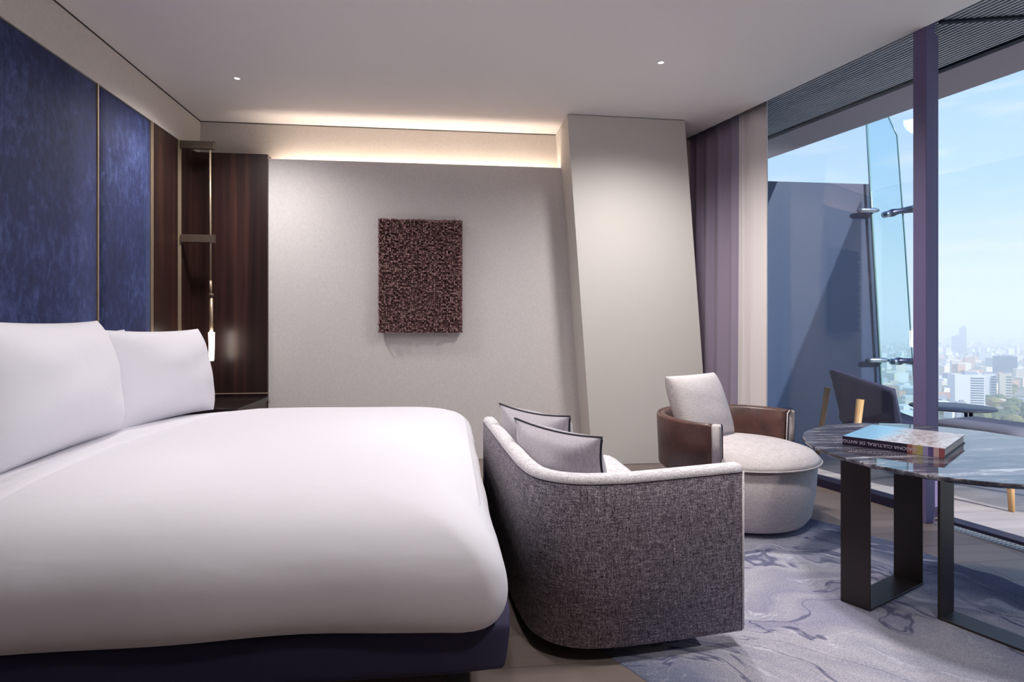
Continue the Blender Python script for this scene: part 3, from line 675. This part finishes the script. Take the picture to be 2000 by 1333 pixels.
# ---- tub chair
cc = CR * 1.267 + CF * 3.2
cx_, cy_ = cc.x, cc.y
def ang(dg): # camera-plan angle -> world angle
    d = CR * math.cos(math.radians(dg)) + CF * math.sin(math.radians(dg)); return math.atan2(d.y, d.x)
ch = empty('swivel_chair', (cx_, cy_, 0)); tag(ch, 'round cream swivel chair with brown leather wrap arms beside the curtain', 'chair')
lathe('drum', [(0, 0.018), (0.30, 0.018), (0.345, 0.03), (0.372, 0.07), (0.393, 0.20), (0.402, 0.335), (0.36, 0.345), (0, 0.345)], (cx_, cy_, 0), 'cream', ch, 56)
lathe('foot', [(0, 0.0045), (0.2, 0.0045), (0.2, 0.019), (0, 0.019)], (cx_, cy_, 0), 'dark_gap', ch, 24)
scu = lathe('seat_cushion', [(0, 0.346), (0.395, 0.346), (0.414, 0.352), (0.419, 0.362), (0.408, 0.376), (0.385, 0.398), (0.32, 0.418), (0.2, 0.430), (0, 0.434)], (cx_, cy_, 0), 'cream', ch, 56)
tube('welt', [(cx_ + 0.4205 * math.cos(k * math.pi / 30), cy_ + 0.4205 * math.sin(k * math.pi / 30), 0.356) for k in range(60)], 0.004, 'cream', scu, 6, True)
A0, A1 = ang(23.5), ang(360 - 124.8)
if A1 < A0: A1 += 2 * math.pi
def wrap(name, prof, mt, a0, a1, n=48):
    return lathe(name, prof, (cx_, cy_, 0), mt, ch, n, a0, a1)
lsh = wrap('leather_shell', [(0.409, 0.295), (0.428, 0.30), (0.440, 0.565), (0.434, 0.578), (0.424, 0.574), (0.424, 0.40)], 'leather', A0, A1 - 0.05)
wrap('arm_lining', [(0.420, 0.352), (0.4205, 0.57), (0.414, 0.576), (0.398, 0.576), (0.386, 0.562), (0.374, 0.42), (0.374, 0.352)], 'leather', A0 + 0.02, A1 - 0.06)
for a_, sg, ew in ((A0, -1, 0.035), (A1 - 0.05, 1, 0.095)):
    wrap('arm_end', [(0.374, 0.35), (0.385, 0.560), (0.402, 0.577), (0.424, 0.577), (0.438, 0.566), (0.427, 0.30)], 'cream', min(a_, a_ + sg * ew), max(a_, a_ + sg * ew), 5)
    q_ = a_ + sg * (ew + 0.001)
    tube('arm_piping', [(cx_ + r_ * math.cos(q_), cy_ + r_ * math.sin(q_), z_) for r_, z_ in ((0.376, 0.40), (0.384, 0.560), (0.402, 0.578))], 0.0035, 'piping', lsh, 6)
fdir = CR * math.cos(math.radians(-50.6)) + CF * math.sin(math.radians(-50.6))
bu = Vector((-fdir.y, fdir.x, 0))
lean = math.radians(20); upv = Vector((0, 0, 1)) * math.cos(lean) - fdir * math.sin(lean); nn = bu.cross(upv)
mtx = Matrix.Translation(Vector((cx_, cy_, 0.425)) - fdir * 0.17 + upv * 0.18) @ Matrix((bu, upv, nn)).transposed().to_4x4()
o = pillow('back_cushion', 0.50, 0.40, 0.17, mtx, 'cream', None, None, 0.03, 26, 0.02, 5, 0.38); child(o, ch)

# ---- marble table
ZT = 0.60
tb = empty('marble_table', (1.95, 2.05, 0)); tag(tb, 'oval dark marble table on two flat bronze loop legs beside the window', 'table')
ell = [(1565, 850), (1570, 842), (1600, 833), (1645, 829.5), (1863, 835), (1937, 846), (2000, 855), (2000, 946.5), (1915, 942), (1825, 929.6), (1694.5, 903.7), (1600, 878), (1575, 862)]
ep = [at_z(x_, y_, ZT) for x_, y_ in ell]
# least-squares conic through the rim points
def fit_ellipse(P):
    mx_ = sum(p.x for p in P) / len(P); my_ = sum(p.y for p in P) / len(P)
    rows = [[(p.x - mx_) ** 2, (p.x - mx_) * (p.y - my_), (p.y - my_) ** 2, p.x - mx_, p.y - my_] for p in P]
    A_ = [[sum(r[i] * r[j] for r in rows) for j in range(5)] for i in range(5)]; B_ = [sum(r[i] for r in rows) for i in range(5)]
    for i in range(5):
        pv = max(range(i, 5), key=lambda r: abs(A_[r][i])); A_[i], A_[pv] = A_[pv], A_[i]; B_[i], B_[pv] = B_[pv], B_[i]
        for r in range(5):
            if r != i:
                f_ = A_[r][i] / A_[i][i]; A_[r] = [a_ - f_ * b_ for a_, b_ in zip(A_[r], A_[i])]; B_[r] -= f_ * B_[i]
    a_, b_, c_, d_, e_ = [B_[i] / A_[i][i] for i in range(5)]
    den = b_ * b_ - 4 * a_ * c_; x0 = (2 * c_ * d_ - b_ * e_) / den; y0 = (2 * a_ * e_ - b_ * d_) / den
    F_ = -(a_ * x0 * x0 + b_ * x0 * y0 + c_ * y0 * y0 + d_ * x0 + e_ * y0 - 1)
    th_ = 0.5 * math.atan2(b_, a_ - c_); ct, st_ = math.cos(th_), math.sin(th_)
    l1 = a_ * ct * ct + b_ * ct * st_ + c_ * st_ * st_; l2 = a_ * st_ * st_ - b_ * ct * st_ + c_ * ct * ct
    return mx_ + x0, my_ + y0, math.sqrt(F_ / l1), math.sqrt(F_ / l2), th_
ecx, ecy, ea, eb, eth = fit_ellipse(ep)
print('TABLE ellipse', ecx, ecy, ea, eb, math.degrees(eth))
rings = [(-0.022, -0.020), (-0.004, -0.012), (0.0, -0.006), (-0.001, -0.0015), (-0.004, 0.0)]
vs_, fs = [], []; NE = 72
for dr_, dz_ in rings:
    for k in range(NE):
        an = 2 * math.pi * k / NE; x_, y_ = (ea + dr_) * math.cos(an), (eb + dr_) * math.sin(an)
        vs_.append((ecx + x_ * math.cos(eth) - y_ * math.sin(eth), ecy + x_ * math.sin(eth) + y_ * math.cos(eth), ZT + dz_))
for r_ in range(len(rings) - 1):
    for k in range(NE): fs.append((r_ * NE + k, r_ * NE + (k + 1) % NE, (r_ + 1) * NE + (k + 1) % NE, (r_ + 1) * NE + k))
fs += [tuple(reversed(range(NE))), tuple(range((len(rings) - 1) * NE, len(rings) * NE))]
mesh('top', vs_, fs, 'marble', tb)
def loop(corner, along, width_dir, ln_, wd_, th_=0.008):
    A_ = Vector(corner); u = Vector(along).normalized(); w_ = Vector(width_dir).normalized() * wd_
    lg = None
    def slab(p0, p1, z0, z1):
        q = [p0, p1, p1 + w_, p0 + w_]; return [(p.x, p.y) for p in q], z0, z1
    e = []
    for nm, (q, z0, z1) in (('leg_plate', slab(A_, A_ + u * th_, 0.008, ZT - 0.02)), ('leg_plate', slab(A_ + u * (ln_ - th_), A_ + u * ln_, 0.008, ZT - 0.02)),
                            ('foot_plate', slab(A_, A_ + u * ln_, 0.004, 0.012)), ('top_plate', slab(A_, A_ + u * ln_, ZT - 0.028, ZT - 0.0205))):
        o = prism(nm, q, z0, z1, 'bronze', tb); bevel(o, 0.001, 1)
la = at_z(1699, 1196, 0.004); lb = at_z(1803, 1143, 0.004); lc = at_z(1646, 1176, 0.004)
loop(la, lb - la, lc - la, (lb - la).length, 0.105)
ld = at_z(1831, 1210, 0.004); le_ = at_z(2000, 1276, 0.004); dirl = (le_ - ld).normalized()
loop(ld, dirl, Vector((-dirl.y, dirl.x, 0)), 0.42, 0.105)
# ---- book
bk = empty('art_book', (1.9, 2.2, ZT)); tag(bk, 'large thick art book with pale blue cover lying on the marble table', 'book')
zb_ = ZT + 0.034
B = [at_z(1646, 852, zb_), at_z(1845, 877, zb_)]
uu = (B[1] - B[0]); bl = uu.length; uu.normalize(); vv_ = Vector((-uu.y, uu.x, 0)); bw = (at_z(1676, 826, zb_) - B[0]).dot(vv_) * 0.98
def bq(a0, a1, b0, b1): return [(p.x, p.y) for p in (B[0] + uu * a0 + vv_ * b0, B[0] + uu * a1 + vv_ * b0, B[0] + uu * a1 + vv_ * b1, B[0] + uu * a0 + vv_ * b1)]
mc = mat('book_cover', srgb(190, 220, 236), 0.25); t_ = N(mc, 'ShaderNodeTexCoord')
mpn = N(mc, 'ShaderNodeMapping', Location=(-B[0].dot(uu), -B[0].dot(vv_), 0)); ro = N(mc, 'ShaderNodeVectorRotate'); ro.rotation_type = 'Z_AXIS'
L(mc, t_.outputs['Object'], ro.inputs['Vector']); ro.inputs['Angle'].default_value = -math.atan2(uu.y, uu.x)
L(mc, ro.outputs[0], mpn.inputs[0]); sp_ = N(mc, 'ShaderNodeSeparateXYZ'); L(mc, mpn.outputs[0], sp_.inputs[0])
nb_ = noise(mc, mpn.outputs[0], 9, 3); nb2 = noise(mc, mpn.outputs[0], 42, 6, 0.7, 1.0)
ad = N(mc, 'ShaderNodeMath'); ad.operation = 'MULTIPLY_ADD'; L(mc, nb_, ad.inputs[0]); ad.inputs[1].default_value = 0.16; L(mc, sp_.outputs['X'], ad.inputs[2])
edge = ramp(mc, ad.outputs[0], [(0.16, (0, 0, 0, 1)), (0.24, (1, 1, 1, 1))])
towncol = ramp(mc, nb2, [(0.35, srgb(120, 96, 92)), (0.46, srgb(176, 164, 162)), (0.6, srgb(206, 202, 204)), (0.7, srgb(176, 140, 128))])
setcol(mc, mixc(mc, edge, srgb(132, 182, 214), towncol))
mpg2 = mat('book_pages', srgb(232, 226, 218), 0.8); mspn = mat('book_spine', srgb(38, 28, 50), 0.4)
prism('back_cover', bq(0, bl, 0, bw), ZT + 0.0005, ZT + 0.004, mspn, bk)
prism('page_block', bq(0.004, bl - 0.004, 0.003, bw - 0.005), ZT + 0.004, ZT + 0.030, mpg2, bk)
fc = prism('front_cover', bq(0, bl, 0, bw), ZT + 0.030, zb_, mc, bk)
prism('spine', bq(0, bl * 0.66, -0.003, 0.003), ZT + 0.0005, zb_, mspn, bk)
cols = [(150, 92, 84), (176, 150, 120), (168, 160, 96), (150, 140, 178), (92, 78, 128), (196, 160, 160), (150, 84, 88)]
x0_ = bl * 0.66
for i, c_ in enumerate(cols):
    w_ = bl * 0.34 / 7
    prism('spine_stripe', bq(x0_ + i * w_, x0_ + (i + 1) * w_, -0.003, 0.003), ZT + 0.0005, zb_, mat('stripe_%d' % i, srgb(*c_), 0.4), bk)
fcu = bpy.data.curves.new('spine_title', 'FONT'); fcu.body = 'CASONA CULTURAL DE ANTIGUA'; fcu.size = 0.017; fcu.align_x = 'CENTER'; fcu.align_y = 'CENTER'; fcu.extrude = 0.0002
to = bpy.data.objects.new('tmp_title', fcu); C.objects.link(to); bpy.context.view_layer.update()
tme = bpy.data.meshes.new_from_object(to.evaluated_get(bpy.context.evaluated_depsgraph_get())); bpy.data.objects.remove(to)
pc = B[0] + uu * bl * 0.34 - vv_ * 0.0033; pc.z = ZT + 0.017
R3 = Matrix((-uu, Vector((0, 0, -1)), -vv_)).transposed().to_4x4()
tme.transform(Matrix.Translation(pc) @ R3)
wt_ = max(v_.co.x for v_ in tme.vertices) - min(v_.co.x for v_ in tme.vertices)
link('spine_title', tme, mat('title_print', srgb(196, 186, 204), 0.5), bk)

# ---- rug
rl = [(0.40, 2.2), (0.44, 2.0), (0.505, 1.818), (0.553, 1.727), (0.60, 1.637), (0.72, 1.40), (0.95, 1.05), (1.35, 0.75), (1.8, 0.65), (2.2, 0.85), (2.42, 1.25), (2.42, 1.65), (2.345, 2.08), (2.335, 2.19), (2.285, 2.264), (2.263, 2.347), (2.227, 2.461), (2.19, 2.594), (2.135, 2.70), (2.083, 2.835), (1.994, 2.961), (1.80, 3.25), (1.45, 3.42), (1.0, 3.35), (0.6, 2.95)]
rp_ = crom([(x_, y_, 0) for x_, y_ in rl + [rl[0]]], 4)[:-1]
cen = sum(rp_, Vector()) / len(rp_); nr_ = len(rp_)
vs_ = [p + Vector((0, 0, 0.0003)) for p in rp_] + [p + (cen - p).normalized() * 0.002 + Vector((0, 0, 0.003)) for p in rp_] + [p + (cen - p).normalized() * 0.008 + Vector((0, 0, 0.004)) for p in rp_]
fs = [(i, (i + 1) % nr_, nr_ + (i + 1) % nr_, nr_ + i) for i in range(nr_)] + [(nr_ + i, nr_ + (i + 1) % nr_, 2 * nr_ + (i + 1) % nr_, 2 * nr_ + i) for i in range(nr_)] + [tuple(range(2 * nr_, 3 * nr_)), tuple(reversed(range(nr_)))]
rg = mesh('rug', vs_, fs, 'rug'); fix(rg); tag(rg, 'large soft edged rug in lavender grey and blue marbled swirls', 'rug')

# ---- curtains
def curtain(px0, px1, o_mid, amp, folds, mt, label, seed):
    s0, s1 = win_s(px0, o_mid), win_s(px1, o_mid); rnd = random.Random(seed)
    n_ = 220; zs = [0.012 + (2.732 - 0.012) * k_ / 16 for k_ in range(17)]
    ph = [rnd.uniform(0, 6.28) for _ in range(5)]; vs_, fs = [], []
    for z in zs:
        tz = z / 2.77
        for i in range(n_ + 1):
            t_ = i / n_
            wv = math.sin(2 * math.pi * folds * t_ + ph[0] + 0.9 * math.sin(2 * math.pi * 1.7 * t_ + ph[1]) + 0.35 * (1 - tz) * math.sin(5 * t_ + ph[2]))
            wv2 = math.sin(2 * math.pi * folds * 2.1 * t_ + ph[3])
            a_ = amp * (0.55 + 0.45 * max(0, 1 - tz) ** 0.7)
            vs_.append(W(s0 + (s1 - s0) * t_ + 0.012 * math.sin(7 * t_ + 2 * tz), o_mid + a_ * (wv + 0.22 * wv2 * tz), z))
    for k_ in range(16):
        for i in range(n_):
            a_ = k_ * (n_ + 1) + i; fs.append((a_, a_ + 1, a_ + n_ + 2, a_ + n_ + 1))
    o = mesh('curtain', vs_, fs, mt, None, True)
    md = o.modifiers.new('cloth_thickness', 'SOLIDIFY'); md.thickness = 0.003
    return tag(o, label, 'curtain')
curtain(1300, 1440, 0.055, 0.028, 7, 'curtain', 'mauve floor length curtain gathered behind the leaning column', 4)
curtain(1443, 1499, 0.052, 0.026, 2.2, 'curtain_light', 'pale floor length curtain at the edge of the glass pane', 9)

# ================================================================== BALCONY THINGS
def shell_chair(name, base, face, label):
    e = empty(name, base); tag(e, label, 'chair'); f_ = Vector(face).normalized(); r_ = Vector((f_.y, -f_.x, 0)); b_ = Vector(base)
    P = lambda a_, c_, z_: b_ + r_ * a_ + f_ * c_ + Vector((0, 0, z_))
    vs_, fs = [], []; nu, nv = 14, 10
    for i in range(nu + 1):
        u = -1 + 2 * i / nu
        for j in range(nv + 1):
            v_ = j / nv
            w_ = 0.39 + 0.08 * v_; z_ = 0.30 + 0.48 * v_ - 0.10 * v_ * abs(u) ** 2 ; c_ = -0.26 - 0.10 * v_ + 0.26 * abs(u) ** 2.2
            vs_.append(P(u * w_, c_, z_))
    for i in range(nu):
        for j in range(nv): a_ = i * (nv + 1) + j; fs.append((a_, a_ + 1, a_ + nv + 2, a_ + nv + 1))
    o = mesh('backrest', vs_, fs, 'navy_shell', e, True); md = o.modifiers.new('thick', 'SOLIDIFY'); md.thickness = 0.035; md.offset = 0
    vs2, fs2 = rbox((0.74, 0.48, 0.12), 0.045, 8); Rm = Matrix((r_, f_, Vector((0, 0, 1)))).transposed().to_4x4()
    mesh('seat', [Matrix.Translation(P(0, -0.0, 0.37)) @ (Rm @ v_) for v_ in vs2], fs2, 'navy_shell', e, True)
    for sx_ in (-1, 1):
        tube('leg', [P(sx_ * 0.46, -0.37, 0), P(sx_ * 0.42, -0.30, 0.60)], 0.02, 'teak', e, 10, radii=[0.017, 0.026])
        tube('leg', [P(sx_ * 0.40, 0.26, 0), P(sx_ * 0.36, 0.2, 0.34)], 0.02, 'teak', e, 10, radii=[0.016, 0.024])
    return e
Rl = at_z(1714, 975, ZD); Ml = at_z(1660, 905, ZD)
vec = (Ml - Rl); vec.z = 0; vec.normalize(); fc_ = Vector((vec.y, -vec.x, 0)); 
shell_chair('balcony_chair', Vector((3.42, 4.14, ZD)), Vector((0.934, -0.357, 0)), 'navy shell lounge chair with pale wooden legs on the balcony')
# low round table
tp = at_d(1859, 806, 4.46); tp.z = 0
bt = empty('balcony_table', (tp.x, tp.y, ZD)); tag(bt, 'low round dark metal table on the balcony deck', 'table')
lathe('top', [(0, 0.495), (0.275, 0.495), (0.28, 0.50), (0.275, 0.508), (0, 0.508)], (tp.x, tp.y, ZD), 'outdoor_metal', bt, 40)
for k in range(3):
    an = 0.35 + k * 2 * math.pi / 3
    tube('leg', [(tp.x + 0.20 * math.cos(an), tp.y + 0.20 * math.sin(an), ZD + 0.496), (tp.x + 0.25 * math.cos(an), tp.y + 0.25 * math.sin(an), ZD)], 0.013, 'outdoor_metal', bt, 8)
# footstool
lf = at_z(1976, 1000, ZD); od = WD * -1; oo = WN
otc = lf + od * 0.25 + oo * 0.27
ot = empty('footstool', (otc.x, otc.y, ZD)); tag(ot, 'grey cushioned footstool on tapered wooden legs on the balcony', 'footstool')
Rm = Matrix((od, oo, Vector((0, 0, 1)))).transposed().to_4x4(); vs2, fs2 = rbox((0.54, 0.50, 0.13), 0.05, 8)
mesh('cushion', [Matrix.Translation((otc.x, otc.y, ZD + 0.425)) @ (Rm @ v_) for v_ in vs2], fs2, 'outdoor_cushion', ot, True)
for a_ in (-1, 1):
    for b_ in (-1, 1):
        tube('leg', [otc + od * 0.25 * a_ + oo * 0.27 * b_, otc + od * 0.20 * a_ + oo * 0.20 * b_ + Vector((0, 0, 0.37))], 0.02, 'teak', ot, 10, radii=[0.016, 0.024])

# ================================================================== THE CITY BELOW
ZG = -120.0
M['ground'] = mat('city_ground', srgb(150, 146, 138), 0.95)
m = M['ground']; v = coords(m, (1, 1, 1)); setcol(m, ramp(m, noise(m, v, 0.012, 8, 0.7), [(0.35, srgb(86, 100, 72)), (0.5, srgb(140, 138, 128)), (0.62, srgb(190, 182, 172))]))
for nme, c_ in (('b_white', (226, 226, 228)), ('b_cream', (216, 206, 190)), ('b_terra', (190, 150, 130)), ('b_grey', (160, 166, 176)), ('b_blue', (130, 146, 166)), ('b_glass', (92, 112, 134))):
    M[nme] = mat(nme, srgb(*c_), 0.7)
M['leaf'] = mat('tree_leaf', srgb(82, 100, 58), 0.9)
m = M['leaf']; oi = N(m, 'ShaderNodeObjectInfo'); setcol(m, ramp(m, oi.outputs['Random'], [(0, srgb(64, 88, 56)), (0.6, srgb(94, 108, 62)), (1, srgb(124, 118, 72))]))
def gpos(px, dep, z=ZG): 
    p = CF * dep + CR * ((px - 1000) / FPX * dep); return Vector((p.x, p.y, z))
g0, g1, g2, g3 = gpos(1250, 150), gpos(3600, 150), gpos(3600, 14000), gpos(1250, 14000)
gnd = mesh('city_ground', [g0, g1, g2, g3], [(0, 1, 2, 3)], 'ground'); fix(gnd); struct(gnd, 'hazy green and grey city ground far below the balcony', 'ground')
def bx_data(w_, d_, h_):
    return [(-w_ / 2, -d_ / 2, 0), (w_ / 2, -d_ / 2, 0), (w_ / 2, d_ / 2, 0), (-w_ / 2, d_ / 2, 0), (-w_ / 2, -d_ / 2, h_), (w_ / 2, -d_ / 2, h_), (w_ / 2, d_ / 2, h_), (-w_ / 2, d_ / 2, h_)]
FAC = TH * -1
def tower(px0, px1, ytop, ybase, mt, label, bands=0, rot=0.0, cap=True):
    dep = (EYE - ZG) * FPX / (ybase - Y0); w_ = (px1 - px0) * dep / FPX * 0.86; h_ = (ybase - ytop) * dep / FPX; p = gpos((px0 + px1) / 2, dep + w_ * .3)
    e = empty('tower_block', p); tag(e, label, 'building'); e.rotation_euler.z = -math.atan(((px0 + px1) / 2 - 1000) / FPX) - TH + rot
    d_ = w_ * 0.6
    def part(nm, vs__, mt_):
        o = mesh(nm, vs__, BOXF, mt_); o.parent = e; fix(o); return o
    part('block', bx_data(w_, d_, h_), mt)
    if cap: part('roof_house', [(x_ * 0.45 + w_ * .1, y_ * .5, h_ + z_ * 0.07) for x_, y_, z_ in bx_data(w_, d_, h_)], 'b_grey')
    for i in range(bands):
        z0 = h_ * (0.06 + 0.9 * i / bands); o = part('window_band', [(x_ * 0.44 + w_ * .24, y_ - d_ * 0.012 if y_ < 0 else y_ * .5, z0 + z_) for x_, y_, z_ in bx_data(w_, d_, h_ * 0.9 / bands * 0.5)], 'b_glass')
    return e
tower(1861, 1917, 733, 802, 'b_white', 'pale tower block with rows of balconies, widest in the city view', 13, 0.3)
tower(1923, 1944, 731, 776, 'b_white', 'white tower block, left of the matching pair above the trees', 8, 0.2)
tower(1952, 1974, 731, 778, 'b_cream', 'cream tower block, right of the matching pair above the trees', 8, 0.2)
tower(1942, 1983, 697, 738, 'b_glass', 'dark glazed office block behind the white tower pair', 0, 0.1)
tower(1984, 2030, 722, 745, 'b_cream', 'sunlit cream block at the right edge of the city view', 4, 0.2)
tower(1867, 1885, 786, 838, 'b_grey', 'narrow grey block in front of the widest tower', 9, 0.3)
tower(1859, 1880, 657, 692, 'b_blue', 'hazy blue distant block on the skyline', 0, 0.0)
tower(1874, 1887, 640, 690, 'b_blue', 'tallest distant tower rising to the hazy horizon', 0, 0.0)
tower(1826, 1838, 697, 718, 'b_cream', 'small cream block beside the mullion', 4, 0.2)
unit = data('house_block', bx_data(1, 1, 1), BOXF)
rnd = random.Random(21); mats = ['b_white', 'b_cream', 'b_terra', 'b_grey', 'b_white', 'b_cream']
hd = {k_: None for k_ in set(mats)}
for k_ in hd:
    hd[k_] = unit.copy(); hd[k_].materials.append(M[k_])
TAKEN = [(o_.location.x, o_.location.y, 45.0) for o_ in bpy.data.objects if o_.name.startswith('tower_block')]
def free(p_, r_):
    if any((p_.x - a_) ** 2 + (p_.y - b_) ** 2 < (r_ + c_) ** 2 for a_, b_, c_ in TAKEN): return False
    TAKEN.append((p_.x, p_.y, r_)); return True
cnt = 0
for _try in range(4000):
    if cnt >= 240: break
    yy = rnd.uniform(686, 850); dep = (EYE - ZG) * FPX / (yy - Y0); px = rnd.uniform(1700, 2030)
    if 1783 < px < 1822: continue
    if yy > 790 and px > 1885: continue
    if not free(gpos(px, dep), 15 * (1 + dep / 4000)): continue
    mk = rnd.choice(mats); o = bpy.data.objects.new('city_house', hd[mk]); C.objects.link(o)
    w_ = rnd.uniform(10, 24) * (1 + dep / 4000); o.location = gpos(px, dep); o.scale = (w_, rnd.uniform(10, 20), rnd.choice((6, 8, 9, 12, 16, 24)) * rnd.uniform(.8, 1.2)); o.rotation_euler.z = rnd.uniform(-.5, .5)
    cn = {'b_white': 'white', 'b_cream': 'cream', 'b_terra': 'terracotta', 'b_grey': 'grey'}[mk]; wh = 'far off under the haze' if dep > 1700 else 'in the middle distance' if dep > 1000 else 'among the nearest streets'
    wh += ', seen through the glass fin' if px < 1784 else ', seen through the doorway'
    tag(o, 'small %s city building %s' % (cn, wh), 'building', '%s city buildings %s' % (cn, wh)); cnt += 1
far_v, far_f = [], []
for i in range(5200):
    dep = 900 + 8500 * rnd.random() ** 1.3; px = rnd.uniform(1500, 2600)
    if dep < 3000 and 1660 < px < 2070: continue
    p = gpos(px, dep); w_ = rnd.uniform(8, 26); h_ = rnd.choice((6, 8, 10, 14, 22)) * rnd.uniform(.7, 1.3); an = rnd.uniform(-.4, .4); b0 = len(far_v)
    far_v += [p + Matrix.Rotation(an, 3, 'Z') @ Vector(v_) for v_ in bx_data(w_, w_ * .8, h_)]; far_f += [tuple(b0 + t_ for t_ in f_) for f_ in BOXF]
fo = mesh('distant_city', far_v, far_f, 'b_white'); tag(fo, 'mass of tiny pale buildings fading into haze at the horizon', 'city', None, 'stuff')
M['b_white'].node_tree  # shared by the far mass
for nme in ('b_cream', 'b_terra', 'b_grey', 'b_blue'): fo.data.materials.append(M[nme])
idx_ = [0] * len(fo.data.polygons)
for b_ in range(len(idx_) // 6):
    r_ = rnd.choice((0, 0, 1, 1, 2, 3, 3, 4))
    for k in range(6): idx_[b_ * 6 + k] = r_
fo.data.polygons.foreach_set('material_index', idx_)
# trees
bm = bmesh.new(); bmesh.ops.create_icosphere(bm, subdivisions=2, radius=1.0)
for v_ in bm.verts:
    n_ = math.sin(5 * v_.co.x + 1) * math.cos(4 * v_.co.y) + math.sin(6 * v_.co.z + 2 * v_.co.x); v_.co *= 1 + 0.13 * n_; v_.co.z = v_.co.z * 0.8 + 0.9
tmesh = bpy.data.meshes.new('tree_crown'); bm.to_mesh(tmesh); bm.free(); tmesh.materials.append(M['leaf'])
cnt = 0
for _try in range(9000):
    if cnt >= 240: break
    yy = rnd.uniform(735, 880); px = rnd.uniform(1825, 2030) if rnd.random() < .85 else rnd.uniform(1700, 1783)
    if rnd.random() > max(0.05, min(1, (px - 1850) / 120)) * max(0.15, (yy - 730) / 110): continue
    dep = (EYE - ZG) * FPX / (yy - Y0); r_ = rnd.uniform(5, 10)
    if not free(gpos(px, dep), r_ * 1.12): continue
    o = bpy.data.objects.new('city_tree', tmesh); C.objects.link(o)
    o.location = gpos(px, dep); o.scale = (r_, r_ * rnd.uniform(.8, 1.2), r_ * rnd.uniform(.8, 1.2)); o.rotation_euler.z = rnd.uniform(0, 6)
    wh = 'left of the widest tower block' if px < 1862 else 'below the white tower pair' if px < 1960 else 'at the right edge of the city view'
    sz = 'large' if r_ > 7.5 else 'small'
    tag(o, '%s round green tree %s' % (sz, wh), 'tree', '%s parkland trees %s' % (sz, wh)); cnt += 1
# distant mountains
mv, mf = [], []
for i in range(61):
    px = 1200 + i * 45; hgt = 160 + 220 * (0.5 + 0.5 * math.sin(i * 0.33 + 1)) + 90 * math.sin(i * 0.9)
    p = gpos(px, 13500); q_ = gpos(px, 11500); mv += [q_, p + Vector((0, 0, hgt)), gpos(px, 15500)]
for i in range(60): a_ = i * 3; mf += [(a_, a_ + 3, a_ + 4, a_ + 1), (a_ + 1, a_ + 4, a_ + 5, a_ + 2)]
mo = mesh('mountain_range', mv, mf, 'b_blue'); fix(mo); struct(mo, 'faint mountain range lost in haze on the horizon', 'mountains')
# haze over the city
hz = bpy.data.materials.new('haze'); hz.use_nodes = True; nt = hz.node_tree; nt.nodes.clear()
oo_ = nt.nodes.new('ShaderNodeOutputMaterial'); vsn = nt.nodes.new('ShaderNodeVolumeScatter'); vsn.inputs['Color'].default_value = (0.93, 0.96, 1.0, 1); vsn.inputs['Density'].default_value = 1 / 2100
nt.links.new(vsn.outputs[0], oo_.inputs['Volume'])
h0, h1, h2, h3 = gpos(1300, 220), gpos(3400, 220), gpos(3400, 16500), gpos(1300, 16500)
ho = prism('city_haze', [(p.x, p.y) for p in (h0, h1, h2, h3)], ZG - 5, 180, hz); tag(ho, 'pale haze hanging over the distant city', 'haze', None, 'stuff')
